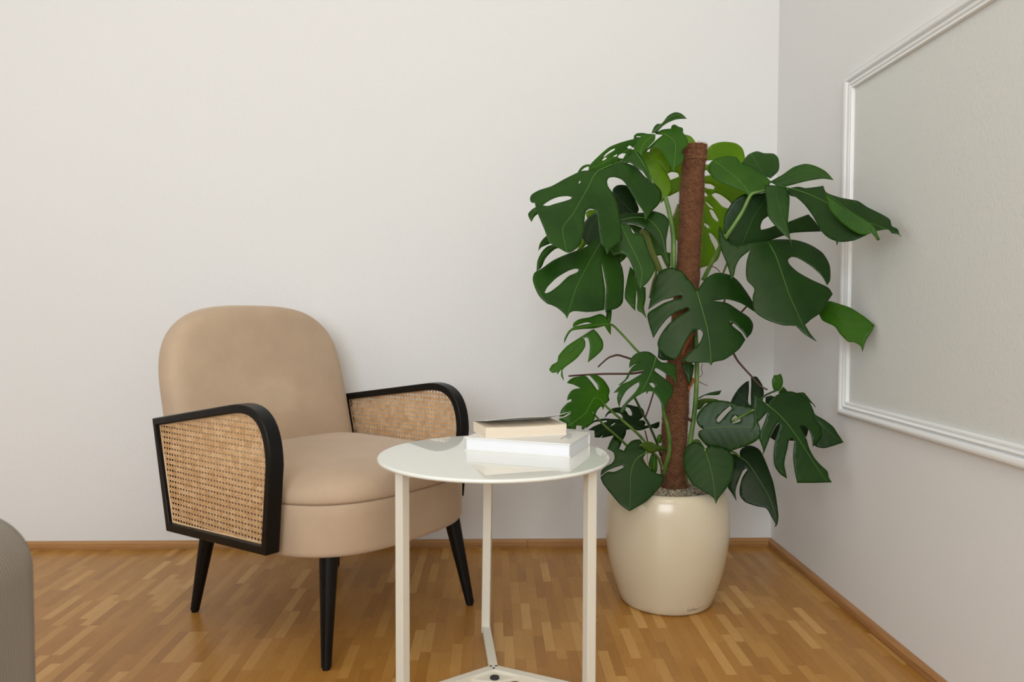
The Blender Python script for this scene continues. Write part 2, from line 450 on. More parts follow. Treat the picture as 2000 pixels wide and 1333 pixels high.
# ---------------------------------------------------------------- side table
M_TPAINT = mat('cream powder coated steel', srgb(228, 223, 208), .42)
M_GLASS = mat('white back painted glass', srgb(240, 242, 235), .5, Coat_Weight=1.0, Coat_Roughness=.015, Coat_IOR=1.6)
M_GEDGE = mat('polished glass edge', srgb(222, 230, 222), .15, Coat_Weight=.6)
M_RUB = mat('dark rubber', (.02, .02, .025), .5)
M_STEEL = mat('bare steel screw', (.5, .48, .45), .3, Metallic=1.0)
TT = .491
def make_table():
    cx, cy = .0, 1.618
    root = empty('side_table', (cx, cy, 0))
    tag(root, 'round white side table with glossy glass top on three cream metal legs', 'side table')
    R0 = .2515; b = MB()
    b.rings(lathe([(R0-.003, TT-.008), (R0-.0008, TT-.0068), (R0, TT-.004), (R0-.0008, TT-.0012), (R0-.003, TT)], 160))
    gt = b.build('tabletop', M_GLASS, root, smooth=True)
    for p in gt.data.polygons:
        if len(p.vertices) > 4: p.use_smooth = False
    Rl = .221; a0 = math.radians(93.5); AL = [a0 + .025, a0 + 2*math.pi/3, a0 + 4*math.pi/3]
    b = MB()
    for k in range(3):
        a = AL[k]; p = (Rl*math.cos(a), Rl*math.sin(a))
        b.bar((0, 0, TT-.0165), (p[0], p[1], TT-.0165), .018, .016)
    b.build('top_bracket', M_TPAINT, root, bevel=.001)
    b = MB()
    for k in range(3):
        a = AL[k]; p = (Rl*math.cos(a), Rl*math.sin(a))
        b.bar((0, 0, .011), (p[0], p[1], .011), .020, .016)
    # gusset closing the crotch of the two front spokes
    a1, a2 = a0 + 2*math.pi/3, a0 + 4*math.pi/3
    q = [(0, 0), (.075*math.cos(a1), .075*math.sin(a1)), (.055*math.cos((a1+a2)/2), .055*math.sin((a1+a2)/2)), (.075*math.cos(a2), .075*math.sin(a2))]
    b.rings([[Vector((x, y, z)) for x, y in q] for z in (.006, .013)])
    b.build('base_spokes', M_TPAINT, root, bevel=.001)
    b = MB(); am = (a1+a2)/2; b.rings(lathe([(.010, 0), (.011, .004), (.010, .016), (.004, .017)], 24, .040*math.cos(am), .040*math.sin(am)))
    b.build('centre_foot', M_RUB, root)
    for k in range(3):
        a = AL[k]; p = Vector((Rl*math.cos(a), Rl*math.sin(a), 0)); t = p * 1.0
        if k == 0: t = p + Vector((.006, -.004, 0))
        b = MB(); b.bar((p.x, p.y, .002), (t.x, t.y, TT-.0085), .0205, .0205, a + (math.radians(3)))
        b.build('leg', M_TPAINT, root, bevel=.0012)
    b = MB(); a = a0 + 4*math.pi/3
    p = Vector((Rl*.86*math.cos(a), Rl*.86*math.sin(a)))
    b.rings(lathe([(.0045, TT-.029), (.0055, TT-.0275), (.0055, TT-.0245)], 16, p.x, p.y)); b.build('screw', M_STEEL, root, smooth=True)
make_table()

# ---------------------------------------------------------------- books
def paper_mat(name, col, dark, sc):
    m = mat(name, col, .7); t = NT(m); mp = t.n('ShaderNodeMapping'); t.l(t.obj(), mp.inputs[0]); mp.inputs['Scale'].default_value = (2, 2, sc)
    n = t.noise(1.0, 3, mp.outputs[0], .6)
    t.l(t.mix(t.ramp(n, .4, .7), col, dark), t.b.inputs['Base Color']); t.bump(n, .3, .0006); return m
M_PAGEW = paper_mat('white page edges', srgb(240, 240, 243), srgb(222, 223, 230), 2600)
M_PAGEC = paper_mat('cream page edges', srgb(240, 226, 205), srgb(226, 208, 184), 2600)
M_COVW = mat('white book cover', srgb(232, 230, 225), .38)
M_COVP = mat('glossy paperback cover', srgb(236, 236, 232), .22)
M_INK = mat('grey print', srgb(140, 140, 138), .6)
def make_books():
    # hardback: front left corner, long side towards the right and the camera
    o = Vector((-.065, 1.662, TT)); ang = math.atan2(-.0905, .2281)
    root = empty('hardcover_book', o, ang)
    tag(root, 'thick white hardcover book lying flat on the glass table, bottom of the two books', 'book')
    L, W, T = .2444, .168, .0295
    b = MB(); b.box(.003, L-.003, .003, W-.002, .0026, T-.0026); b.build('page_block', M_PAGEW, root)
    b = MB(); b.box(0, L, 0, W, 0, .0026); b.box(0, L, 0, W, T-.0026, T); b.box(0, L, W-.003, W, .002, T-.002)
    b.build('cover', M_COVW, root, bevel=.0006)
    b = MB()   # small illegible title print near the right end of the cover
    for i, (x0, x1, y0, y1) in enumerate(((.205, .209, .055, .130), (.213, .2165, .070, .118), (.221, .2235, .06, .09))):
        y = y0
        while y < y1:
            l = random.uniform(.003, .008); b.box(x0, x1, y, min(y + l, y1), T, T + .0002); y += l + .0022
    b.build('title_print', M_INK, root)
    # paperback with a curled, springing cover
    z = TT + T; p = Vector((-.018, 1.644, z)); ang = math.atan2(.0537, .1833)
    root = empty('paperback_book', p, ang)
    tag(root, 'small cream paged paperback with curled lifted cover, on top of the hardcover book', 'book')
    L, W, T = .191, .106, .0235
    N = 24
    b = MB(); top = lambda x, y: T - .0015*math.sin(math.pi*x/L)
    v = []; f = []
    for i in range(N+1):
        x = L*i/N
        for (y, zz) in ((.0, .0006), (W, .0006), (W, top(x, W)), (0, top(x, 0))): v.append((x, y, zz))
    for i in range(N):
        for k in range(4):
            k2 = (k+1) % 4; f.append((4*i+k, 4*i+k2, 4*i+4+k2, 4*i+4+k))
    f += [(3, 2, 1, 0), (4*N, 4*N+1, 4*N+2, 4*N+3)]
    b.add(v, f); b.build('page_block', M_PAGEC, root)
    b = MB(); b.box(-.0005, L+.0005, -.0005, W+.0005, 0, .0006); b.box(0, L, W, W+.0006, 0, T+.0002); b.build('back_cover', M_COVP, root)
    v = []; f = []; A, B = 30, 12
    for i in range(A+1):
        for j in range(B+1):
            u, w_ = i/A, j/B
            # hinge along the back (w_ = 1); the free front edge curls up towards the right
            free = 1 - w_
            h = T + .0008 + free*(.0150 + .0040*math.sin(math.pi*u*.9)) + .012*max(0, u-.72)**1.6/.28**1.6*free**1.3
            v.append((L*u + .012*max(0, u-.8)/.2*free, W*w_ + .010*free*0, h))
    for i in range(A):
        for j in range(B):
            q = i*(B+1)+j; f.append((q, q+B+1, q+B+2, q+1))
    c = mesh_obj('front_cover', v, f, M_COVP, root)
    s = c.modifiers.new('thick', 'SOLIDIFY'); s.thickness = .0005
make_books()

# ---------------------------------------------------------------- planter, granules, moss pole
PX, PY = .480, 2.045
M_POT = mat('glossy cream planter', srgb(214, 202, 176), .22, Coat_Weight=.45, Coat_Roughness=.2)
def make_planter():
    root = empty('planter', (PX, PY, 0)); tag(root, 'large round glossy cream planter holding the plant, standing on the parquet', 'planter')
    prof = [(.10, .0), (.116, .0005), (.122, .003), (.1265, .010), (.1335, .03), (.143, .06), (.1525, .09), (.1605, .125), (.166, .16), (.169, .195), (.1695, .225), (.1680, .255),
            (.1645, .285), (.1595, .306), (.154, .318), (.148, .3235), (.142, .3245), (.137, .322), (.1345, .315), (.1338, .30), (.1338, .27)]
    b = MB(); b.rings(lathe(prof, 128), cap1=False); o = b.build('pot', M_POT, root, smooth=True)
    # inner soil deck
    b = MB(); b.rings(lathe([(.1335, .285), (.1335, .292), (.02, .296)], 64)); b.build('soil', mat('dark soil', (.035, .022, .014), .9), root)
    # signature of the maker, low on the front
    strokes = [[(0, .2), (.03, .05), (.08, .0), (.14, .02)], [(.02, .9), (.0, .5), (-.02, .1)], [(.12, .12), (.2, .25), (.17, .33), (.12, .2), (.18, .05), (.25, .12)],
               [(.34, .3), (.27, .22), (.27, .08), (.34, .08)], [(.38, .75), (.36, .1), (.40, .3), (.44, .28), (.44, .07)], [(.48, .3), (.48, .1), (.54, .1), (.56, .3), (.56, .07), (.59, .09)],
               [(.60, .3), (.68, .3), (.60, .05), (.69, .08)], [(.80, .28), (.73, .22), (.73, .08), (.79, .08), (.81, .3), (.81, .08), (.9, .2), (1.05, .26), (1.35, .34)], [(-.1, -.05), (.25, -.09), (.7, -.04)]]
    b = MB(); a0 = math.radians(-77.5)
    for st in strokes:
        pts = []
        fine = []
        for i in range(len(st)-1):
            for k in range(4): fine.append((st[i][0]+(st[i+1][0]-st[i][0])*k/4, st[i][1]+(st[i+1][1]-st[i][1])*k/4))
        fine.append(st[-1])
        for x, y in fine:
            z = .0175 + y*.014; r = .1265 + (z-.010)*.35 + .0004; a = a0 + x*.036/r
            pts.append((r*math.cos(a), r*math.sin(a), z))
        b.tube(pts, .00045, 5)
    b.build('maker_signature', mat('grey print on planter', srgb(146, 130, 112), .5), root, smooth=True)
make_planter()
def make_granules():
    b = MB(); base = bmesh.new(); bmesh.ops.create_icosphere(base, subdivisions=1, radius=1)
    bv = [v.co.copy() for v in base.verts]; bf = [tuple(v.index for v in f.verts) for f in base.faces]; base.free()
    for i in range(5200):
        r = .132*math.sqrt(random.random()); a = random.random()*2*math.pi
        s = random.uniform(.0016, .0034); c = Vector((PX + r*math.cos(a), PY + r*math.sin(a), .2985 + .010*(1-(r/.135)**2) + random.uniform(-.001, .004)))
        k = Vector((random.uniform(.7, 1.3), random.uniform(.7, 1.3), random.uniform(.6, 1)))
        rot = Matrix.Rotation(random.random()*6, 3, 'Z')
        b.add([c + rot @ Vector((v.x*k.x, v.y*k.y, v.z*k.z))*s for v in bv], bf)
    m = mat('clay granules', srgb(150, 135, 110), .9); t = NT(m)
    g = t.n('ShaderNodeNewGeometry'); rr = t.n('ShaderNodeValToRGB'); t.l(g.outputs['Random Per Island'], rr.inputs[0])
    e = rr.color_ramp.elements; e[0].color = (*srgb(95, 80, 60), 1); e[1].color = (*srgb(205, 192, 165), 1)
    t.l(rr.outputs[0], t.b.inputs['Base Color'])
    o = b.build('planting_granules', m); tag(o, 'speckled tan granules covering the soil in the cream planter', 'granules', kind='stuff')
make_granules()

pole_px = [(1316, 955, 2.065), (1316, 900, 2.065), (1317, 850, 2.065), (1320, 790, 2.065), (1325, 740, 2.065), (1332, 660, 2.065), (1338, 590, 2.065), (1344, 520, 2.065), (1349, 430, 2.065), (1353, 350, 2.065), (1357, 284, 2.065)]
def make_pole():
    pts = [at(*p) for p in pole_px]; pts[0].z = .300
    root = empty('moss_pole', pts[0]); tag(root, 'tall brown coconut fibre moss pole standing in the cream planter behind the leaves', 'moss pole')
    # resample
    P = []
    for i in range(len(pts)-1):
        for k in range(12): P.append(pts[i].lerp(pts[i+1], k/12))
    P.append(pts[-1]); base = pts[0].copy()
    n = len(P); NS = 40; rings = []
    rr = lambda t: .0355 - .005*t + (.0035 if t > .955 else 0) + .0012*math.sin(t*31) + .0008*math.sin(t*67+1)
    for i, p in enumerate(P):
        t = i/(n-1); rings.append([p - base + Vector((math.cos(2*math.pi*k/NS), math.sin(2*math.pi*k/NS), 0))*(rr(t) + random.uniform(-.0009, .0009)) for k in range(NS)])
    m = mat('coir fibre', (.19, .085, .04), .95); tt = NT(m); o = tt.obj()
    n1 = tt.noise(55, 6, o, .7); n2 = tt.noise(320, 5, o, .7)
    c = tt.mix(tt.ramp(n1, .35, .68), srgb(100, 60, 34), srgb(140, 92, 58)); c = tt.mix(tt.ramp(n2, .42, .7, 0, .8), c, srgb(60, 34, 12))
    tt.l(c, tt.b.inputs['Base Color']); tt.bump(n2, 1.0, .004)
    b = MB(); b.rings(rings); b.build('coir_core', m, root, smooth=True)
    # loose fibres lying on and sticking out of the coir
    f = MB()
    for i in range(14000):
        t = random.random() if i % 12 else random.uniform(.94, 1.0); q = t*(n-1); k = min(int(q), n-2); p = P[k].lerp(P[k+1], q-k) - base
        a = random.random()*2*math.pi; r = rr(t); L = random.uniform(.006, .017); tilt = random.uniform(-1.3, 1.3); da = L*math.sin(tilt)/r; dz = L*math.cos(tilt)
        pts_ = []; out = random.uniform(.0003, .0030) if random.random() < .93 else random.uniform(.003, .007)
        for j in range(4):
            s = j/3; rad = r + .0004 + out*math.sin(math.pi*s*.8) ; ang = a + da*s + .15*math.sin(3*s)
            pts_.append(p + Vector((math.cos(ang)*rad, math.sin(ang)*rad, dz*(s-.5))))
        w_ = random.uniform(.00014, .00028); nv = len(f.v); 
        for pp in pts_:
            f.v.append(pp + Vector((0, 0, w_))); f.v.append(pp - Vector((0, 0, w_)) + Vector((math.sin(a)*w_, -math.cos(a)*w_, 0)))
        for j in range(3): f.f.append((nv+2*j, nv+2*j+1, nv+2*j+3, nv+2*j+2))
    mf = mat('loose coir fibre', srgb(140, 88, 58), .8); t2 = NT(mf); g = t2.n('ShaderNodeNewGeometry'); rp = t2.n('ShaderNodeValToRGB')
    t2.l(g.outputs['Random Per Island'], rp.inputs[0]); e = rp.color_ramp.elements; e[0].color = (*srgb(88, 52, 30), 1); e[1].color = (*srgb(168, 116, 78), 1)
    t2.l(rp.outputs[0], t2.b.inputs['Base Color'])
    fo = mesh_obj('coir_strands', f.v, f.f, mf, root, smooth=False); fo['kind'] = 'stuff'
    b = MB()
    def at_t(t):
        q = t*(n-1); k = min(int(q), n-2); return P[k].lerp(P[k+1], q-k) - base
    for tz in (.958,):
        pts_ = [at_t(tz) + Vector((math.cos(2*math.pi*j/32), math.sin(2*math.pi*j/32), 0))*(rr(tz)+.0012) for j in range(34)]; b.tube(pts_, .0009, 5)
    b.build('binding_cord', mat('brown cord', srgb(168, 118, 76), .8), root, smooth=True)
make_pole()

# ---------------------------------------------------------------- monstera
TILES = {'P': (0, 0, 1), 'A4': (1020, 200, 3.3333), 'A5': (1370, 250, 2.9625), 'A6': (1050, 560, 3.92), 'A7': (1060, 720, 3.3333),
         'T3': (1020, 330, 7.84), 'T4': (1120, 210, 7.017), 'T5': (1180, 370, 4.94), 'T6': (1080, 720, 7.404), 'T7': (1340, 720, 6.06),
         'U1': (1120, 800, 6.667), 'U2': (1300, 640, 6.056), 'U3': (1180, 560, 8.33)}
def px(tile, pts):
    ox, oy, s = TILES[tile]
    return [(ox + x / s, oy + y / s) for x, y in pts]

def leaf_mat(name, dark, light, vein, rough=.34, trans=.12):
    m = mat(name, dark, rough); t = NT(m); b = t.b
    uv = t.n('ShaderNodeUVMap'); uv.uv_map = 'blade'
    sep = t.n('ShaderNodeSeparateXYZ'); t.l(uv.outputs[0], sep.inputs[0])
    au = t.math('ABSOLUTE', sep.outputs[0]); v = sep.outputs[1]
    p = t.math('SUBTRACT', v, t.math('MULTIPLY', t.math('POWER', t.math('ADD', au, .0005), .9), .42))
    def veins(sp, lo, hi):
        fr = t.math('ABSOLUTE', t.math('SUBTRACT', t.math('FRACT', t.math('DIVIDE', p, sp)), .5))
        return t.ramp(fr, lo, hi), fr
    v1, fr1 = veins(.024, .465, .5); v2, fr2 = veins(.006, .38, .5)
    cen = t.ramp(au, .0018, .0005)
    o = t.obj(); n = t.noise(9, 3, o); n2 = t.noise(160, 3, o)
    c = t.mix(t.ramp(n, .3, .7), dark, light)
    c = t.mix(t.math('MULTIPLY', t.ramp(n2, .4, .7), .12), c, light)
    c = t.mix(t.math('MULTIPLY', v1, .14), c, vein)
    c = t.mix(t.math('MULTIPLY', v2, .02), c, vein)
    c = t.mix(t.math('MULTIPLY', cen, .5), c, vein)
    t.l(c, b.inputs['Base Color'])
    b.inputs['Specular IOR Level'].default_value = .27
    h = t.math('SUBTRACT', t.math('ADD', t.math('MULTIPLY', fr1, -1.2), t.math('MULTIPLY', fr2, -.25)), t.math('MULTIPLY', v1, .3))
    t.bump(t.math('ADD', h, t.math('MULTIPLY', n2, .15)), .06, .0012)
    out = t.t.nodes['Material Output']
    tr = t.n('ShaderNodeBsdfTranslucent'); t.l(t.mix(1.0, c, (1.7, 1.9, .6), 'MULTIPLY'), tr.inputs[0])
    mx = t.n('ShaderNodeMixShader'); mx.inputs[0].default_value = trans
    t.l(b.outputs[0], mx.inputs[1]); t.l(tr.outputs[0], mx.inputs[2]); t.l(mx.outputs[0], out.inputs[0])
    return m
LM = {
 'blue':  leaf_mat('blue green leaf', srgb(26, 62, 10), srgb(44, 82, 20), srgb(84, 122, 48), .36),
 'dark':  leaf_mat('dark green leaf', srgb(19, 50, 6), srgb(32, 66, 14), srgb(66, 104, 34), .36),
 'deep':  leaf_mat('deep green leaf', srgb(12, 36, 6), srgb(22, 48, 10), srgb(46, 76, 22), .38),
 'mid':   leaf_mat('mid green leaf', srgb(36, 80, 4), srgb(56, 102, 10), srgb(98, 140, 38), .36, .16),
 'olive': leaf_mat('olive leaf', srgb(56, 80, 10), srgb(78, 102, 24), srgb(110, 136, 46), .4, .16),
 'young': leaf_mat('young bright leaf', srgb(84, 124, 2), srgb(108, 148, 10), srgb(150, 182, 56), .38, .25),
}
M_PET = mat('petiole green', srgb(88, 122, 48), .42); t_ = NT(M_PET); t_.l(t_.mix(t_.ramp(t_.noise(18, 3, t_.obj()), .35, .65), srgb(66, 104, 34), srgb(112, 144, 66)), t_.b.inputs['Base Color'])
M_PETD = mat('petiole dark', srgb(52, 72, 36), .5)
M_PETO = mat('petiole olive', srgb(98, 112, 44), .5)
M_RIB = mat('leaf midrib', srgb(76, 118, 42), .4)
M_RIBD = mat('dark leaf midrib', srgb(40, 76, 24), .4)
M_ROOT = mat('brown aerial root', srgb(82, 52, 42), .7); t_ = NT(M_ROOT); t_.bump(t_.noise(200, 3, t_.obj()), .5, .001)
M_ROOTP = mat('pale root', srgb(176, 140, 108), .7)
M_SHEATH = mat('dry orange brown sheath', srgb(150, 84, 42), .7); t_ = NT(M_SHEATH); t_.bump(t_.noise(150, 4, t_.obj()), .6, .002)

plant_base = Vector((.497, 2.06, .30))
plant = empty('monstera_plant', plant_base)
tag(plant, 'large green monstera with big split leaves and aerial roots, growing from the cream planter', 'potted plant')

def smooth_loop(pts, closed=True, sub=4, sharp=62):
    n = len(pts); V = [Vector(p) for p in pts]; out = []
    def corner(i):
        if not closed and (i == 0 or i == n-1): return True
        a = V[i] - V[i-1]; b = V[(i+1) % n] - V[i]
        if a.length < 1e-6 or b.length < 1e-6: return True
        return math.degrees(a.angle(b)) > sharp
    C = [corner(i) for i in range(n)]
    for i in range(n if closed else n-1):
        j = (i+1) % n; L = (V[j]-V[i]).length
        def tan(k, other):
            if C[k]: return (V[j]-V[i])
            a, b = V[k-1], V[(k+1) % n]; d = (b - a)
            return d.normalized() * L if d.length > 0 else (V[j]-V[i])
        m0, m1 = tan(i, j), tan(j, i); k_ = max(1, min(sub, int(L / 2.5)))
        for s in range(k_):
            t = s / k_; h00 = 2*t**3-3*t*t+1; h10 = t**3-2*t*t+t; h01 = -2*t**3+3*t*t; h11 = t**3-t*t
            out.append(V[i]*h00 + m0*h10*.8 + V[j]*h01 + m1*h11*.8)
    if not closed: out.append(V[-1])
    return [(p.x, p.y) for p in out]
def inside(p, poly):
    x, y = p; r = False; n = len(poly); j = n-1
    for i in range(n):
        xi, yi = poly[i]; xj, yj = poly[j]
        if (yi > y) != (yj > y) and x < (xj-xi)*(y-yi)/(yj-yi)+xi: r = not r
        j = i
    return r
def seg_d(p, a, b):
    ax, ay = a; bx, by = b; dx, dy = bx-ax, by-ay; L = dx*dx+dy*dy
    t = 0 if L == 0 else max(0, min(1, ((p[0]-ax)*dx+(p[1]-ay)*dy)/L))
    return math.hypot(p[0]-ax-t*dx, p[1]-ay-t*dy), t
def poly_uv(p, mid):
    """signed distance to the midrib line and length along it, in px"""
    best = None; acc = 0
    for i in range(len(mid)-1):
        a, b = mid[i], mid[i+1]; L = math.hypot(b[0]-a[0], b[1]-a[1]); d, t = seg_d(p, a, b)
        cr = (b[0]-a[0])*(p[1]-a[1]) - (b[1]-a[1])*(p[0]-a[0])
        al = acc + t*L
        if i == 0 and t == 0: al = ((p[0]-a[0])*(b[0]-a[0]) + (p[1]-a[1])*(b[1]-a[1]))/L
        if best is None or d < best[0]: best = (d, al, math.copysign(abs(cr)/L if L else d, cr) if t in (0, 1) and i in (0, len(mid)-2) else math.copysign(d, cr))
        acc += L
    return best[2], best[1]
class Surf:
    def __init__(s, mid, d0, d1, sl, cup, bow=0.0):
        s.a, s.b = mid[0], mid[-1]; s.mid = mid; s.d0, s.d1, s.sl, s.cup, s.bow = d0, d1, sl, cup, bow
        s.ux, s.uy = s.b[0]-s.a[0], s.b[1]-s.a[1]; s.L = math.hypot(s.ux, s.uy)
    def Y(s, p, ripple=True):
        t = ((p[0]-s.a[0])*s.ux + (p[1]-s.a[1])*s.uy)/s.L**2; t = max(-.6, min(1.3, t))
        sd = (s.ux*(p[1]-s.a[1]) - s.uy*(p[0]-s.a[0]))/s.L / F_PX * s.d0
        y = s.d0 + (s.d1-s.d0)*t + s.sl*sd + s.cup*sd*sd + s.bow*t*(1-t)*4
        if ripple:
            q = poly_uv(p, s.mid); k = s.d0 / F_PX
            ph = (q[1]*k - .42*(abs(q[0]*k)+.0005)**.9)/.024
            y -= .00015*math.cos(2*math.pi*ph) * -min(1, abs(q[0]*k)/.02)
        return y
def leaf(tile, outlines, mid, d0, d1, tone, sl=0.0, cup=1.0, bow=0.0, holes=(), rib=True, label=None, step=5.0, ribd=False, ribr=.0013):
    outs = [smooth_loop(px(tile, o)) for o in outlines]; hs = [smooth_loop(px(tile, h)) for h in holes]
    mid = smooth_loop(px(tile, mid), closed=False, sub=3)
    S = Surf(mid, d0, d1, sl, cup, bow)
    verts = []; edges = []
    for lp in outs + hs:
        n0 = len(verts); verts += [Vector(p) for p in lp]; edges += [(n0+i, n0+(i+1) % len(lp)) for i in range(len(lp))]
    x0 = min(v.x for v in verts); x1 = max(v.x for v in verts); y0 = min(v.y for v in verts); y1 = max(v.y for v in verts)
    segs = [(tuple(verts[a]), tuple(verts[b])) for a, b in edges]
    ins = lambda p: any(inside(p, o) for o in outs) and not any(inside(p, h) for h in hs)
    y = y0; row = 0
    while y < y1:
        x = x0 + (step/2 if row % 2 else 0)
        while x < x1:
            p = (x, y)
            if ins(p) and min(seg_d(p, a, b)[0] for a, b in segs if abs(a[0]-x) < 14 or abs(b[0]-x) < 14 or True) > step*.45: verts.append(Vector(p))
            x += step
        y += step*.87; row += 1
    vo, eo, fo, *_ = delaunay_2d_cdt(verts, edges, [], 0, 1e-4)
    F = []
    for f in fo:
        c = (sum(vo[i].x for i in f)/len(f), sum(vo[i].y for i in f)/len(f))
        if ins(c): F.append(tuple(f))
    V = [at(v.x, v.y, S.Y((v.x, v.y))) - plant_base for v in vo]
    used = sorted({i for f in F for i in f}); idx = {o: i for i, o in enumerate(used)}
    V2 = [V[i] for i in used]; F2 = []
    for f in F:
        a, b, c = (V[f[0]], V[f[1]], V[f[2]])
        nrm = (b-a).cross(c-a); f2 = tuple(idx[i] for i in f)
        F2.append(f2 if nrm.dot(a + plant_base - CAM) < 0 else tuple(reversed(f2)))
    o = mesh_obj('leaf', V2, F2, LM[tone], plant)
    uvl = o.data.uv_layers.new(name='blade'); k = d0/F_PX
    cache = {i: poly_uv((vo[u].x, vo[u].y), mid) for u, i in idx.items()}
    for l in o.data.loops:
        s_, t_v = cache[l.vertex_index]; uvl.data[l.index].uv = (s_*k, t_v*k)
    so = o.modifiers.new('thick', 'SOLIDIFY'); so.thickness = .0007; so.offset = -1
    if label: o['label'] = label
    if rib:
        b = MB(); pts = []
        inn = [p for p in mid]
        for p in inn: pts.append(at(p[0], p[1], S.Y(p) - .0006) - plant_base)
        n = len(pts); b.tube(pts, [ribr*(1-.75*i/(n-1)) for i in range(n)], 6)
        b.build('midrib', M_RIBD if ribd else M_RIB, o, smooth=True)
    return o
def stem(tile, pts, deps, r0, r1, name='petiole', m=None, n=10, start=None):
    P_ = px(tile, pts)
    if isinstance(deps, tuple): deps = [deps[0] + (deps[1]-deps[0])*i/(len(P_)-1) for i in range(len(P_))]
    Q = [at(p[0], p[1], d) - plant_base for p, d in zip(P_, deps)]
    R_ = []
    nQ = len(Q)
    for i in range(nQ-1):
        a, b = Q[i], Q[i+1]; m0 = (Q[i+1]-Q[max(i-1, 0)])/2 if i else b-a; m1 = (Q[min(i+2, nQ-1)]-Q[i])/2 if i < nQ-2 else b-a
        for s in range(5):
            t = s/5; R_.append(a*(2*t**3-3*t*t+1) + m0*(t**3-2*t*t+t) + b*(-2*t**3+3*t*t) + m1*(t**3-t*t))
    R_.append(Q[-1]); N_ = len(R_)
    b = MB(); b.tube(R_, [r0+(r1-r0)*i/(N_-1) for i in range(N_)], n)
    return b.build(name, m or M_PET, plant, smooth=True)

# ---- behind the pole
leaf('P', [[(1337,263),(1350,267),(1361,281),(1379,293),(1392,282),(1412,277),(1437,280),(1450,290),(1455,308),(1456,330),(1459,362),(1457,385),(1440,412),(1418,440),(1411,480),(1400,510),(1371,523),(1352,524),(1335,505),(1322,470),(1309,455),(1312,425),(1330,405),(1326,374),(1306,384),(1296,372),(1280,345),(1270,315),(1282,292),(1304,280),(1318,268)]],
     [(1360,292),(1364,340),(1372,400),(1380,460),(1374,520)], 2.20, 2.24, 'young', cup=1.2, sl=.1,
     holes=[[(1376,314),(1395,313),(1390,319),(1376,323)], [(1374,335),(1380,332),(1388,342),(1376,344)], [(1376,359),(1388,360),(1396,365),(1394,370),(1380,368),(1374,364)],
            [(1390,381),(1396,377),(1408,381),(1424,393),(1430,401),(1424,408),(1412,404),(1402,394)], [(1373,376),(1379,377),(1382,383),(1376,384)],
            [(1378,393),(1390,404),(1394,408),(1388,406),(1380,398)], [(1385,410),(1392,411),(1403,430),(1402,434),(1392,425)], [(1375,436),(1381,438),(1386,444),(1382,446),(1376,441)],
            [(1384,455),(1390,457),(1400,470),(1403,480),(1398,494),(1396,484),(1388,468)], [(1277,306),(1295,303),(1306,316),(1291,322)], [(1303,340),(1312,336),(1324,339),(1326,345),(1309,352)]])
# ---- upper left group
leaf('T4', [[(205,865),(215,810),(240,770),(330,680),(480,550),(620,490),(770,445),(828,432),(830,390),(870,355),(960,350),(1070,375),(1080,460),(950,600),(860,640),(720,700),(640,740),(500,830),(350,870),(270,860)],
            [(50,910),(80,850),(130,800),(200,780),(250,790),(260,830),(200,810),(150,830),(105,870),(75,900)]],
     [(1000,400),(860,520),(640,640),(420,760),(215,850)], 2.12, 2.06, 'mid', cup=.6,
     holes=[[(410,680),(440,640),(520,580),(575,558),(560,585),(480,635),(430,675)], [(392,722),(430,685),(462,690),(440,712),(402,730)], [(540,672),(600,640),(590,676)],
            [(608,680),(640,635),(720,630),(700,665),(680,702),(620,692)], [(733,545),(770,518),(835,558),(825,578),(750,562)], [(860,392),(928,395),(925,406),(868,406)], [(510,800),(545,775),(582,778),(560,795),(520,806)]])
leaf('T4', [[(1070,352),(1085,310),(1110,260),(1150,225),(1205,222),(1250,170),(1290,120),(1350,80),(1410,65),(1480,85),(1520,118),(1555,155),(1480,155),(1400,165),(1300,205),(1230,250),(1180,300),(1140,340)]],
     [(1080,350),(1180,250),(1300,150),(1420,100),(1545,153)], 2.02, 1.98, 'blue', cup=2.5, sl=-.5)
leaf('T4', [[(1000,780),(1120,760),(1190,790),(1110,680),(1050,610),(940,620),(920,660),(960,720)], [(1040,600),(1060,560),(1120,540),(1180,560),(1250,620),(1310,740),(1340,840),(1300,900),(1200,790),(1110,670)],
            [(950,690),(1050,610),(1120,670),(1190,790),(1280,900),(1330,1000),(1345,1120),(1290,1220),(1200,1315),(1195,1200),(1130,1080),(1080,1000),(1020,860)]],
     [(1000,600),(1080,740),(1150,900),(1200,1060),(1230,1200)], 2.08, 2.06, 'young', cup=.8)
leaf('T4', [[(925,650),(985,590),(1060,520),(1130,450),(1225,375),(1125,365),(1120,350),(1180,320),(1230,300),(1335,290),(1350,245),(1390,235),(1445,265),(1495,280),(1505,310),(1500,340),(1540,390),(1572,460),(1560,520),(1468,612),(1515,650),(1515,700),(1490,760),(1400,830),(1372,895),(1350,840),(1290,760),(1240,660),(1180,575),(1120,545),(1040,570),(985,610)]],
     [(1240,360),(1340,420),(1400,500),(1370,890)], 2.02, 1.97, 'mid', cup=1.5, sl=.15)
leaf('T4', [[(835,585),(850,520),(885,450),(930,390),(1000,362),(1122,368),(1118,440),(1040,530),(925,660),(890,620)]],
     [(1120,370),(1020,440),(930,560),(915,650)], 2.02, 1.99, 'mid', cup=1.5, sl=.4)
leaf('T4', [[(640,745),(720,690),(790,640),(830,590),(870,590),(925,650),(985,760),(1040,900),(1095,1055),(1040,1010),(950,880),(860,830),(780,760),(700,770)]],
     [(840,590),(900,680),(990,830),(1090,1045)], 2.00, 1.95, 'blue', cup=2, sl=-.3)
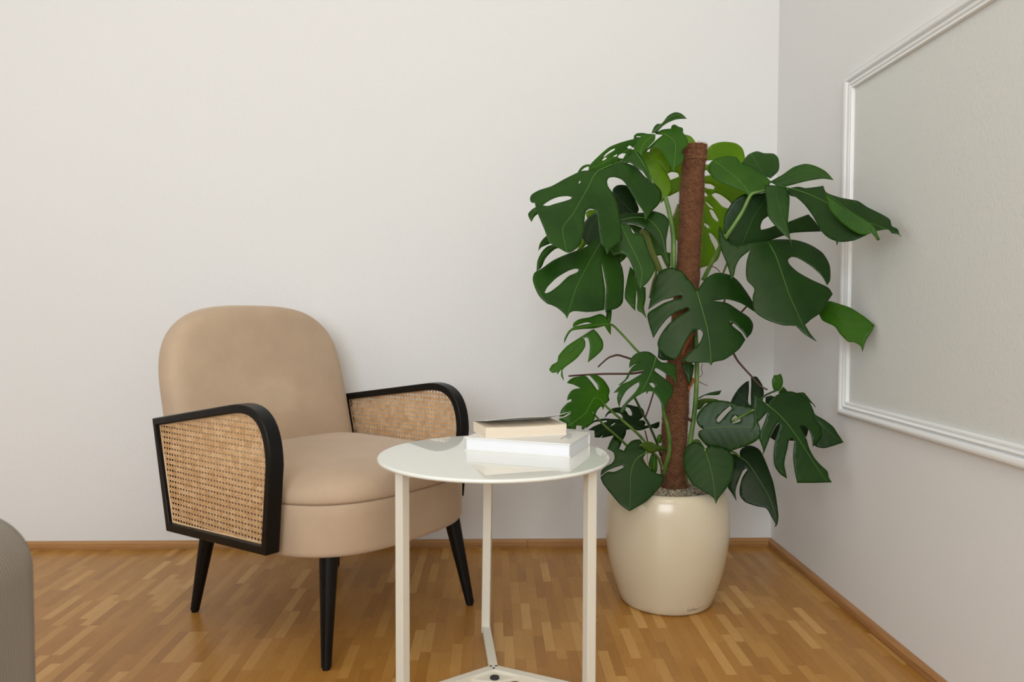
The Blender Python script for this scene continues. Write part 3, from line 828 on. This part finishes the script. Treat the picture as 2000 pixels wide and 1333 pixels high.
leaf('A4', [[(620,385),(660,392),(715,408),(760,440),(795,480),(830,508),(880,545),(907,585),(903,640),(880,675),(850,705),(825,740),(803,775),(790,715),(750,655),(712,592),(680,540),(650,505),(605,488),(565,492),(553,515),(560,548),(590,590),(618,650),(636,740),(650,860),(650,890),(638,915),(600,935),(575,960),(553,992),(540,950),(520,930),(505,870),(495,790),(488,730),(472,700),(440,694),(415,712),(408,750),(405,790),(398,850),(380,925),(345,960),(300,980),(240,950),(175,912),(165,885),(145,830),(118,765),(95,710),(82,655),(60,652),(50,628),(62,600),(110,572),(190,546),(270,502),(350,462),(390,446),(440,443),(510,432),(560,420)]],
     [(585,405),(540,425),(490,450),(460,490),(425,560),(380,640),(330,728),(262,822),(288,960)], 1.97, 1.83, 'blue', cup=1.3, sl=-.15,
     holes=[[(134,672),(150,658),(190,633),(240,615),(300,611),(322,618),(318,628),(270,645),(215,660),(170,674)], [(364,526),(372,518),(370,512),(380,512),(375,528)]], ribr=.0016)
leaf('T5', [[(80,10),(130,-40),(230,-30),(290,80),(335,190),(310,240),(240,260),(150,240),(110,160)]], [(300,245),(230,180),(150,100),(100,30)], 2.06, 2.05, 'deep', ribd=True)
leaf('A4', [[(620,740),(660,712),(700,720),(800,718),(850,708),(920,730),(956,770),(950,830),(938,900),(942,1015),(910,965),(850,870),(790,815),(700,790),(640,800)]],
     [(640,770),(720,750),(820,760),(900,850),(938,1000)], 2.02, 1.95, 'dark', cup=1.5, sl=-.2)
leaf('A4', [[(600,820),(650,790),(700,800),(720,850),(780,862),(808,930),(840,1010),(866,1060),(862,1100),(820,1170),(767,1217),(745,1165),(722,1085),(690,1015),(650,985),(590,1000),(560,930)]],
     [(640,790),(680,880),(740,1000),(780,1100),(768,1212)], 1.99, 1.91, 'blue', cup=1.8, sl=-.1)
leaf('A4', [[(480,880),(560,860),(620,920),(642,970),(635,1030),(652,1080),(662,1150),(660,1240),(655,1300),(640,1325),(610,1345),(560,1360),(545,1372),(538,1340),(545,1200),(530,1110),(514,1040),(524,1110),(538,1200),(540,1250),(534,1352),(480,1362),(420,1366),(340,1360),(310,1372),(291,1411),(280,1385),(230,1340),(190,1320),(160,1310),(110,1262),(80,1200),(68,1150),(80,1110),(130,1080),(200,1030),(300,985),(380,955),(430,930)]],
     [(530,890),(510,915),(460,1000),(400,1110),(350,1210),(292,1400)], 2.00, 1.87, 'blue', cup=1.2, sl=-.2,
     holes=[[(145,1240),(165,1203),(225,1143),(300,1098),(350,1083),(368,1088),(360,1105),(300,1133),(240,1190),(190,1228),(158,1243)]], ribr=.0015)
for q_, m_ in (([(93,1100),(100,1030),(130,970),(170,935),(230,930),(300,960),(230,950),(190,975),(150,1020),(125,1075)], [(300,950),(200,940),(130,1000),(100,1085)]),
             ([(105,968),(115,920),(150,875),(190,860),(230,900),(170,925),(125,945)], [(230,890),(160,900),(110,960)]),
             ([(38,730),(60,700),(90,680),(110,720),(80,745),(60,780)], [(105,695),(70,720),(58,775)])):
    leaf('A4', [q_], m_, 2.06, 2.03, 'blue', cup=2, rib=False)
leaf('A4', [[(380,850),(420,760),(480,720),(560,760),(600,840),(560,900),(420,930)]],
     [(480,760),(430,850),(420,920)], 2.10, 2.03, 'dark', cup=.6, rib=False)
leaf('A4', [[(410,720),(440,700),(500,705),(500,760),(430,775)]], [(430,730),(500,740)], 2.16, 2.16, 'young', rib=False)
leaf('A4', [[(395,880),(430,905),(400,945),(355,965),(380,920)]], [(400,885),(370,955)], 2.16, 2.16, 'young', rib=False)
leaf('T5', [[(235,335),(300,345),(400,385),(520,470),(560,520),(610,610),(640,610),(640,745),(620,745),(560,640),(480,640),(380,510),(330,470)]], [(250,340),(400,440),(520,560),(620,740)], 2.08, 2.06, 'mid', cup=1, ribd=True)
leaf('T5', [[(150,600),(130,540),(200,560),(215,650),(150,715)]], [(170,560),(160,700)], 2.06, 2.06, 'mid', rib=False)
leaf('T5', [[(250,745),(215,900),(198,1045),(250,1120),(300,1175),(305,1060),(312,970),(322,1060),(320,1165),(365,1195),(413,1250),(385,1150),(400,1060),(400,950),(360,930),(300,850),(290,790)]],
     [(350,760),(330,900),(340,1050),(405,1235)], 2.08, 2.04, 'mid', cup=1, ribd=True)
# ---- upper right group
leaf('A5', [[(390,370),(340,380),(290,382),(240,385),(180,430),(138,500),(128,560),(135,620),(170,680),(230,700),(330,680),(430,640),(520,610),(600,603),(692,600),(660,545),(620,500),(560,522),(500,545),(440,560),(390,580),(345,590),(342,570),(355,535),(385,512),(440,480),(445,400)]],
     [(232,682),(262,610),(300,520),(380,400)], 2.02, 2.00, 'dark', cup=.8, ribd=True)
leaf('A5', [[(105,570),(98,590),(100,650),(118,720),(140,770),(160,830),(170,880),(188,855),(200,800),(225,755),(280,710),(262,770),(257,840),(265,885),(305,930),(296,980),(305,1060),(370,1108),(470,1142),(565,1150),(615,1195),(668,1238),(625,1185),(600,1140),(640,1105),(690,1070),(735,1000),(760,962),(735,925),(640,880),(560,835),(510,790),(500,765),(520,747),(560,755),(640,805),(700,862),(728,912),(745,880),(742,795),(700,722),(620,672),(540,648),(430,645),(380,655),(300,660),(200,680),(140,640),(120,590)],
            [(550,1150),(600,1140),(630,1190),(668,1238),(600,1197)]],
     [(395,676),(430,740),(475,870),(510,970),(550,1060),(585,1140)], 1.95, 1.84, 'dark', cup=1.1, sl=-.1, ribr=.0013)
leaf('A5', [[(232,205),(270,155),(320,135),(362,146),(420,150),(446,178),(447,245),(400,292),(350,270),(300,240)]], [(385,300),(340,240),(300,170)], 2.00, 2.06, 'blue', cup=1.2, ribd=True)
leaf('A5', [[(40,240),(52,200),(90,175),(150,163),(205,172),(230,205),(300,235),(375,282),(402,310),(380,355),(330,378),(270,392),(255,375),(200,350),(120,320),(68,290)]],
     [(285,388),(240,330),(180,270),(100,210)], 1.96, 2.02, 'mid', cup=1.2, sl=.1)
leaf('A5', [[(395,312),(430,292),(470,270),(530,228),(600,208),(660,220),(720,252),(766,302),(700,294),(600,310),(515,332),(480,340),(440,335)]], [(400,318),(500,285),(620,250),(760,300)], 1.95, 1.86, 'blue', cup=2, sl=-.2, ribd=True)
leaf('A5', [[(498,350),(560,340),(600,348),(660,342),(705,335),(722,372),(800,402),(885,418),(910,425),(960,458),(1040,498),(1090,530),(1102,568),(1135,585),(1145,612),(1158,632),(1135,615),(1100,608),(1080,588),(1010,597),(1032,645),(1020,652),(985,605),(945,625),(880,652),(800,660),(740,640),(690,595),(650,520),(600,450),(545,400),(510,390)], [(778,655),(795,655),(783,682)]],
     [(440,330),(600,375),(740,440),(900,520),(1080,590)], 1.93, 1.70, 'dark', cup=1.6, sl=-.25)
leaf('A5', [[(715,372),(800,440),(900,500),(1000,570),(1025,640),(1015,650),(985,605),(945,622),(880,600),(800,540),(740,470)]], [(720,375),(850,480),(1015,640)], 1.79, 1.70, 'mid', cup=1.5, sl=.2, ribd=True)
leaf('A5', [[(362,330),(420,332),(495,345),(510,400),(505,500),(500,560),(515,640),(528,700),(508,645),(480,620),(430,570),(385,510),(378,430)]], [(430,332),(440,420),(470,520),(512,640)], 1.92, 1.86, 'blue', cup=2, ribd=True)
leaf('A5', [[(735,1003),(800,1020),(860,1040),(940,1090),(1002,1142),(990,1170),(952,1230),(932,1298),(920,1263),(880,1240),(850,1240),(840,1232),(800,1192),(770,1150),(700,1115),(677,1072),(700,1040)]],
     [(700,1020),(770,1080),(810,1140),(850,1235)], 1.93, 1.85, 'mid', cup=1.5, sl=.3, ribd=True)
# ---- centre leaf
leaf('P', [[(1361,569),(1354,557),(1345,546),(1330,529),(1312,523),(1296,526),(1284,535),(1277,553),(1271,580),(1266,605),(1280,595),(1296,586),(1312,582),(1330,576),(1332,582),(1312,587),(1297,592),(1283,600),(1265,613),(1267,632),(1276,661),(1287,643),(1304,622),(1322,610),(1345,600),(1344,607),(1324,618),(1306,633),(1291,653),(1284,671),(1288,684),(1302,697),(1318,703),(1330,690),(1340,667),(1356,646),(1368,644),(1373,652),(1366,670),(1348,688),(1331,705),(1350,709),(1385,709),(1389,715),(1393,708),(1415,703),(1443,683),(1456,664),(1448,651),(1432,638),(1424,627),(1436,634),(1450,648),(1459,661),(1468,650),(1471,634),(1463,620),(1445,608),(1420,592),(1393,588),(1420,585),(1448,593),(1473,609),(1470,590),(1455,566),(1440,547),(1425,537),(1400,533),(1384,540),(1372,552)]],
     [(1361,570),(1370,600),(1381,640),(1387,680),(1389,710)], 1.98, 1.90, 'dark', cup=1.2, sl=.0, ribr=.0017)
# ---- small leaves, lower left
leaf('A6', [[(525,245),(528,195),(545,168),(566,180),(567,212),(558,275),(540,290)]], [(545,285),(548,175)], 1.95, 1.97, 'blue', cup=2, rib=False)
leaf('A6', [[(270,312),(275,280),(320,250),(400,235),(480,210),(520,230),(548,275),(560,300),(560,372),(540,345),(512,302),(430,322),(345,326),(262,340),(230,380),(204,436),(206,400),(240,338),(290,305),(415,282),(380,274),(320,290)]],
     [(556,288),(500,290),(400,300),(260,330)], 1.95, 1.90, 'mid', cup=2)
leaf('A6', [[(420,330),(440,335),(470,370),(500,420),(498,480),(440,540),(383,583),(395,520),(400,450),(385,395),(362,388),(345,390),(365,420),(360,470),(300,550),(205,622),(190,645),(202,722),(180,685),(182,635),(150,675),(148,655),(110,660),(88,637),(110,600),(150,575),(160,530),(220,460),(300,405),(380,355)]],
     [(430,328),(330,420),(240,520),(120,640)], 1.93, 1.86, 'mid', cup=2, sl=.3, ribd=True)
leaf('A6', [[(905,535),(860,503),(810,497),(755,512),(718,545),(703,590),(703,625),(735,600),(800,580),(760,592),(725,615),(695,662),(670,710),(615,757),(645,748),(695,700),(712,660),(760,648),(808,640),(805,660),(760,690),(700,725),(640,752),(580,815),(618,808),(608,860),(625,930),(640,870),(680,800),(740,750),(775,732),(780,755),(745,810),(690,870),(640,930),(628,970),(660,965),(690,900),(760,842),(830,802),(836,825),(850,802),(880,805),(930,860),(960,925),(978,945),(1000,880),(1040,810),(1030,760),(980,710),(915,662),(893,642),(905,622),(950,645),(1000,680),(1045,705),(1062,775),(1065,700),(1060,600),(1000,585),(950,580),(925,560)]],
     [(906,540),(890,600),(860,680),(830,740),(800,800)], 1.93, 1.86, 'blue', cup=1.5, holes=[[(853,742),(880,737),(900,762),(892,778),(872,765)]])
leaf('T6', [[(200,210),(240,165),(300,130),(380,115),(460,108),(490,120),(560,200),(640,310),(662,305),(640,230),(570,145),(520,95),(570,85),(640,98),(730,160),(800,260),(822,330),(805,400),(818,460),(780,500),(740,555),(725,605),(712,560),(690,552),(640,610),(612,680),(600,740),(520,830),(470,850),(450,885),(415,882),(412,830),(340,825),(330,882),(200,870),(195,795),(90,750),(88,725),(170,705),(240,665),(262,640),(230,650),(150,695),(90,700),(120,600),(210,500),(265,478),(265,442),(205,465),(215,400),(260,330),(310,300),(400,285),(300,235)]],
     [(755,535),(690,450),(600,420),(540,520),(480,640),(380,720)], 1.93, 1.88, 'mid', cup=1, sl=.1)
leaf('T6', [[(750,720),(765,670),(800,625),(860,580),(960,563),(1010,570),(1060,620),(1100,678),(1140,685),(1142,640),(1110,580),(1060,555),(1050,535),(1100,525),(1180,545),(1250,560),(1300,590),(1322,655),(1300,700),(1245,755),(1310,750),(1342,790),(1320,830),(1400,820),(1480,790),(1540,768),(1537,835),(1500,872),(1400,855),(1300,890),(1230,900),(1170,880),(1060,890),(1050,960),(1000,1060),(950,1170),(880,1185),(795,1150),(830,1060),(880,970),(700,1010),(725,960),(680,1000),(605,1000),(600,900),(510,893),(590,840),(700,795),(782,772),(775,752),(700,765),(600,780),(480,865),(470,860),(540,795),(620,745),(750,725),(860,730),(960,735),(1005,740),(1005,690),(960,650),(880,640),(810,655)]],
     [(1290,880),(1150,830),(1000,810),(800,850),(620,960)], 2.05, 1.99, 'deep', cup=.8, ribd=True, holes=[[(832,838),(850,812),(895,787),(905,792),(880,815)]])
leaf('U1', [[(440,515),(470,450),(510,390),(580,400),(600,440),(590,512),(655,540),(690,480),(750,415),(820,393),(870,400),(920,470),(945,560),(930,600),(905,640),(920,690),(990,765),(1080,830),(1165,862),(1178,900),(1160,960),(1120,1020),(1030,1120),(950,1200),(800,1290),(732,1328),(620,1250),(520,1140),(430,1030),(380,960),(350,885),(400,838),(450,812),(520,815),(570,800),(655,755),(640,728),(560,750),(440,800),(350,868),(368,790),(430,740),(500,700),(535,640),(520,560)]],
     [(940,570),(860,612),(800,680),(760,770),(745,880),(742,1000),(735,1320)], 1.95, 1.86, 'dark', cup=1.1, sl=.1)
leaf('U1', [[(848,480),(880,450),(930,428),(980,422),(1030,430),(1080,462),(1200,490),(1205,545),(1090,548),(1040,570),(970,560),(930,530),(890,490)]], [(1195,515),(1050,490),(900,470)], 1.98, 1.95, 'olive', cup=2, ribd=True)
leaf('U1', [[(1010,590),(1080,600),(1095,700),(1090,810),(1060,820),(980,750),(990,660)]], [(1060,600),(1040,810)], 2.01, 2.01, 'mid', rib=False)
leaf('U1', [[(1090,350),(1130,320),(1150,350),(1140,440),(1090,440)]], [(1080,600),(1040,810)], 2.03, 2.03, 'mid', rib=False)
# ---- lower right
leaf('A7', [[(1215,552),(1250,560),(1284,578),(1285,535),(1320,507),(1360,503),(1410,528),(1440,580),(1480,680),(1502,745),(1520,840),(1535,960),(1530,1010),(1520,1028),(1508,1035),(1515,1015),(1490,970),(1455,912),(1400,900),(1320,872),(1285,832),(1282,780),(1300,710),(1334,657),(1325,652),(1305,665),(1272,740),(1255,800),(1262,866),(1230,812),(1205,772),(1220,700),(1240,640),(1235,590)]],
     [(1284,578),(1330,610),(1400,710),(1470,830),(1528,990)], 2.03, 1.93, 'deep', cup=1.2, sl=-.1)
leaf('T7', [[(530,400),(560,330),(620,240),(700,165),(742,145),(745,250),(735,350),(735,430),(768,432),(765,300),(770,200),(768,110),(800,95),(835,98),(865,135),(905,200),(921,290),(910,370),(880,470),(800,520),(640,500),(535,450)]],
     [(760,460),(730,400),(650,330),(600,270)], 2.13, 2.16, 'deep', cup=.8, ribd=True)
leaf('T7', [[(200,725),(150,680),(122,620),(128,560),(150,515),(220,440),(300,385),(420,380),(530,400),(620,430),(740,450),(800,480),(840,600),(880,720),(862,830),(760,900),(620,950),(490,985),(350,975),(240,915),(180,850),(143,795),(155,742)]],
     [(205,722),(400,695),(600,692),(860,700)], 1.98, 1.93, 'dark', cup=1.2, sl=-.15,
     holes=[[(366,630),(362,605),(385,570),(440,510),(520,442),(540,470),(538,480),(480,540),(420,610),(390,640)], [(540,600),(580,553),(600,570),(648,602),(640,625),(600,642),(545,657)]])
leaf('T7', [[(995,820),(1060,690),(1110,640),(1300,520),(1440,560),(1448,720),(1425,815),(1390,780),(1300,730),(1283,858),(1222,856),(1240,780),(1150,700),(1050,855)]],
     [(1100,560),(1300,700),(1420,800)], 2.06, 2.05, 'deep', rib=False)
leaf('T7', [[(940,340),(1010,320),(1060,350),(1000,440),(940,410)]], [(950,400),(1040,345)], 2.06, 2.05, 'deep', rib=False)
leaf('T7', [[(1090,290),(1150,215),(1200,270),(1130,300)]], [(1110,290),(1150,225)], 2.06, 2.05, 'blue', rib=False)
leaf('T7', [[(1300,292),(1390,285),(1430,325),(1480,388),(1525,440),(1533,470),(1500,425),(1460,400),(1500,480),(1530,545),(1640,612),(1740,690),(1800,780),(1866,876),(1760,912),(1640,944),(1560,935),(1505,905),(1540,870),(1595,800),(1590,700),(1530,620),(1450,480),(1380,380)]],
     [(1420,380),(1560,600),(1700,760),(1860,875)], 2.02, 1.96, 'dark', cup=1.2, sl=-.2, ribd=True)
leaf('P', [px('T7', [(815,318),(850,330),(905,380),(965,432),(985,400),(1030,350),(1100,300),(1200,272),(1260,275),(1330,300),(1400,345),(1460,400),(1500,480),(1520,590),(1560,650),(1600,720),(1600,800),(1545,870),(1500,932),(1492,860),(1470,765),(1440,715),(1400,682),(1345,682),(1385,750),(1430,850),(1460,950),(1520,1060),(1600,1150),(1675,1222),(1690,1290)]) +
            [(1625,943),(1590,944),(1557,944),(1552,920),(1549,893),(1551,865)] + px('T7', [(1285,860),(1250,828),(1222,845),(1200,950),(1170,1080),(1165,1150),(1185,1250),(1197,1308),(1110,1250),(1050,1160),(1035,1050),(1040,950),(1055,850),(1090,740),(1108,660),(1090,642),(1060,680),(1010,780),(970,880),(930,980),(888,1062),(912,980),(885,885),(858,810),(900,700),(940,600),(960,520),(900,590),(830,660),(795,710),(752,765),(790,690),(805,620),(797,540),(797,460),(805,380)])],
     px('T7', [(965,435),(1050,500),(1170,620),(1280,760),(1400,940),(1520,1130)]) + [(1610,935)], 1.94, 1.90, 'dark', cup=1.0, sl=-.1, ribr=.0015)
leaf('T7', [[(1042,268),(1020,210),(1018,140),(1040,80),(1090,77),(1112,62),(1125,72),(1145,130),(1142,200),(1100,268)]], [(1055,268),(1080,180),(1110,75)], 2.04, 2.04, 'mid', cup=4, ribd=True)
leaf('A7', [[(918,560),(935,510),(970,485),(1010,480),(1040,500),(1058,538),(1072,510),(1110,500),(1200,525),(1235,570),(1245,620),(1232,720),(1190,790),(1142,850),(1128,886),(1113,845),(1050,800),(980,760),(940,700),(918,640)]],
     [(1058,538),(1085,620),(1112,740),(1127,880)], 1.95, 1.86, 'dark', cup=1.2, sl=.1)
leaf('U2', [[(368,848),(400,825),(455,798),(530,770),(620,752),(662,743),(655,760),(632,795),(560,802),(465,806),(400,842)]], [(370,845),(650,755)], 2.08, 2.08, 'dark', rib=False)
leaf('U2', [[(370,865),(470,840),(600,850),(650,872),(560,885),(470,900),(415,965),(365,972),(330,920)]],
     [(370,860),(450,850),(560,860),(640,870)], 2.10, 2.10, 'olive', rib=False)
leaf('A6', [[(1105,590),(1150,585),(1200,600),(1192,660),(1168,762),(1140,700),(1120,640)]], [(1150,590),(1166,755)], 2.01, 2.0, 'dark', rib=False)
leaf('A6', [[(925,470),(985,530),(1040,562),(960,565),(920,545)]], [(1150,590),(1166,755)], 2.03, 2.02, 'dark', rib=False)

# ---- stems, petioles
stem('P', [(1360,596),(1358,640),(1361,700),(1360,760),(1357,800),(1353,830),(1347,870),(1340,920),(1336,955)], (2.04, 2.05), .0060, .0070, 'stem')
stem('U1', [(1165,-60),(1180,60),(1215,180),(1238,300),(1252,420),(1245,580),(1220,680),(1190,790),(1180,840)], (1.99, 2.05), .0045, .0065)
stem('T5', [(588,70),(615,170),(640,280),(658,380),(668,480),(670,620),(672,780)], (2.05, 2.05), .0058, .0072)
stem('T5', [(380,380),(420,470),(460,590),(505,700),(545,800)], (2.04, 2.07), .0085, .0075, m=M_PETO)
stem('T5', [(500,470),(540,580),(590,700),(640,790)], (2.07, 2.08), .004, .004, m=M_PETO)
stem('T5', [(350,400),(370,480),(400,540),(470,680),(500,800),(470,900),(440,1050)], (2.06, 2.09), .0035, .003, m=M_PETO)
stem('T5', [(720,150),(690,230),(660,290)], (2.12, 2.10), .005, .004, m=M_PETO)
stem('A5', [(382,360),(330,372),(285,390),(240,480),(190,560),(150,620),(90,720),(50,800),(10,880)], [1.95,1.955,1.96,1.965,1.97,1.98,2.02,2.05,2.07], .0040, .0062)
stem('A5', [(150,780),(130,830),(100,900)], (2.06, 2.08), .003, .003, m=M_PETO)
stem('A6', [(540,288),(580,300),(660,380),(770,500),(850,570)], (1.95, 2.02), .0030, .0034)
stem('T6', [(745,520),(790,570),(850,620),(930,690),(1050,790),(1130,860),(1240,960),(1345,1080),(1450,1240)], [1.925,1.93,1.935,1.94,1.96,1.97,1.99,2.01,2.03], .0028, .0042)
stem('T6', [(575,640),(620,690),(700,780),(790,865),(900,960),(1000,1050),(1160,1210),(1300,1320)], (1.90, 2.03), .0024, .0040)
stem('T6', [(1180,420),(1220,500),(1260,580),(1310,680),(1380,800),(1440,930),(1510,1100),(1560,1260)], (1.95, 2.07), .0030, .0036, m=M_PETD)
stem('T6', [(1330,900),(1350,980),(1370,1060),(1400,1180)], (2.04, 2.06), .0018, .002, m=M_ROOT)
stem('U1', [(945,565),(900,520),(880,450),(860,400)], (1.95, 2.00), .0022, .003)
stem('U1', [(940,570),(1010,560),(1080,600),(1130,700),(1160,790)], (1.95, 2.05), .0024, .0038, m=M_PETO)
stem('T7', [(800,490),(700,545),(620,590),(545,630),(480,690),(300,850)], [1.92,1.94,1.95,1.96,2.01,2.06], .0030, .0036)
stem('T7', [(1065,262),(1000,290),(930,325),(860,400)], (2.04, 2.06), .0030, .003, m=M_PETD)
stem('A7', [(1058,536),(1035,500),(1010,470),(960,480)], (1.95, 2.05), .003, .004)
stem('A7', [(1284,578),(1240,545),(1150,520),(1000,540)], (2.03, 2.07), .003, .004)
# ---- aerial roots
stem('A6', [(240,686),(320,680),(500,670),(700,668),(800,655),(860,640)], (1.93, 2.05), .0022, .0034, 'aerial_root', M_ROOT)
stem('A6', [(464,616),(490,590),(540,548),(580,532),(620,526),(700,550),(780,576),(860,585)], (1.97, 2.05), .0020, .0034, 'aerial_root', M_ROOT)
stem('P', [(1400,640),(1418,672),(1432,690),(1443,708),(1471,739),(1485,754),(1499,762)], (2.05, 2.00), .0036, .0022, 'aerial_root', M_ROOT)
stem('T6', [(1455,345),(1430,430),(1390,560),(1340,700),(1330,740)], (2.02, 2.03), .0020, .0024, 'aerial_root', M_ROOT)
stem('P', [(1416,586),(1410,600),(1402,616)], (2.03, 2.05), .0022, .003, 'aerial_root', M_ROOT)
stem('P', [(1459,598),(1448,610),(1436,622),(1424,640)], (2.03, 2.05), .0024, .003, 'aerial_root', M_ROOT)
stem('A5', [(50,798),(85,812),(110,838)], (2.03, 2.03), .0014, .001, 'aerial_root', M_ROOT)
stem('U2', [(435,430),(422,490),(434,530),(425,570),(395,586)], (2.06, 2.06), .0009, .0007, 'aerial_root', M_ROOT, n=6)
stem('U2', [(380,635),(440,665),(500,690)], (2.05, 2.03), .0012, .0007, 'aerial_root', M_ROOT, n=6)
stem('U1', [(1040,560),(1085,600),(1130,660),(1155,730),(1160,785)], (2.02, 2.04), .0018, .0024, 'aerial_root', M_ROOTP, n=8)
stem('U1', [(908,645),(930,690),(960,735),(1010,780),(1075,825)], (1.96, 2.03), .0020, .0016, 'aerial_root', M_ROOTP, n=8)
stem('U1', [(962,585),(962,640),(975,710)], (1.98, 1.99), .0014, .0010, 'aerial_root', M_ROOTP, n=8)
stem('U2', [(200,1060),(260,1075),(300,1100),(345,1110)], (2.03, 2.05), .004, .004, 'aerial_root', M_ROOT)
stem('U1', [(1150,1000),(1200,950),(1180,900),(1230,860)], (2.03, 2.04), .002, .002, 'aerial_root', M_ROOT)
stem('A6', [(1190,345),(1160,400),(1130,460),(1108,525)], (2.03, 2.03), .0075, .003, 'sheath', M_SHEATH)
stem('A6', [(1200,705),(1180,740),(1155,790)], (2.02, 2.02), .0055, .003, 'sheath', M_SHEATH)
stem('A6', [(1050,200),(1055,240)], (2.02, 2.02), .0060, .004, 'sheath', M_SHEATH)


# ---------------------------------------------------------------- grey corduroy armchair at the left edge
def make_corduroy():
    m = mat('grey corduroy', srgb(150, 142, 132), .9, Sheen_Weight=.3); t = NT(m)
    sep = t.n('ShaderNodeSeparateXYZ'); t.l(t.obj(), sep.inputs[0])
    s = t.math('SINE', t.math('MULTIPLY', t.math('SUBTRACT', sep.outputs[0], sep.outputs[1]), 2*math.pi/.0057))
    h = t.math('POWER', t.math('ADD', t.math('MULTIPLY', s, .5), .5), .6)
    c = t.mix(t.ramp(h, .1, .9), srgb(96, 88, 77), srgb(168, 158, 144)); n = t.noise(6, 3, t.obj())
    t.l(t.mix(t.ramp(n, .35, .65, 0, .25), c, srgb(118, 108, 97)), t.b.inputs['Base Color']); t.bump(h, .8, .0025)
    root = empty('corduroy_armchair', (-.820, 1.02, 0)); tag(root, 'grey corduroy upholstered armchair cut off by the left edge of the photo', 'armchair')
    def soft(name, x0, x1, y0, y1, z0, z1, r, rz=.02):
        prof = []; K = 20
        for i in range(K+1):
            a = math.pi/2*i/K; prof.append((rz - rz*math.sin(a), z0 + rz - rz*math.cos(a)))
        for i in range(K+1):
            a = math.pi/2*i/K; prof.append((r - r*math.cos(a), z1 - r + r*math.sin(a)))
        
        rings = []; rc = .055; hx, hy = (x1-x0)/2, (y1-y0)/2; cx, cy = (x0+x1)/2, (y0+y1)/2
        for ins, z in prof:
            ring = []; rr = max(.004, rc - ins); kk = min(max(rc, ins + .004), hx - .0005)
            for (sx, sy, a0) in ((1, 1, 0), (-1, 1, 90), (-1, -1, 180), (1, -1, 270)):
                for k in range(17):
                    a = math.radians(a0 + 90*k/16)
                    ring.append(Vector((cx + sx*(hx-kk) + rr*math.cos(a), cy + sy*(hy-kk) + rr*math.sin(a), z)))
            rings.append(ring)
        b = MB(); b.rings(rings); return b.build(name, m, root, smooth=True)
    # local coordinates: the visible arm ends at local x = +.185
    soft('arm', .0, .187, -.42, .05, .05, .535, .092)
    soft('seat_cushion', -.50, -.002, -.40, .03, .05, .36, .05)
    soft('arm', -.69, -.502, -.42, .05, .05, .535, .092)
    for x in (-.62, .12):
        for y in (-.37, .0):
            b = MB(); b.rings(lathe([(.018, 0), (.022, .052)], 20, x, y)); b.build('leg', M_BLACK, root)
make_corduroy()
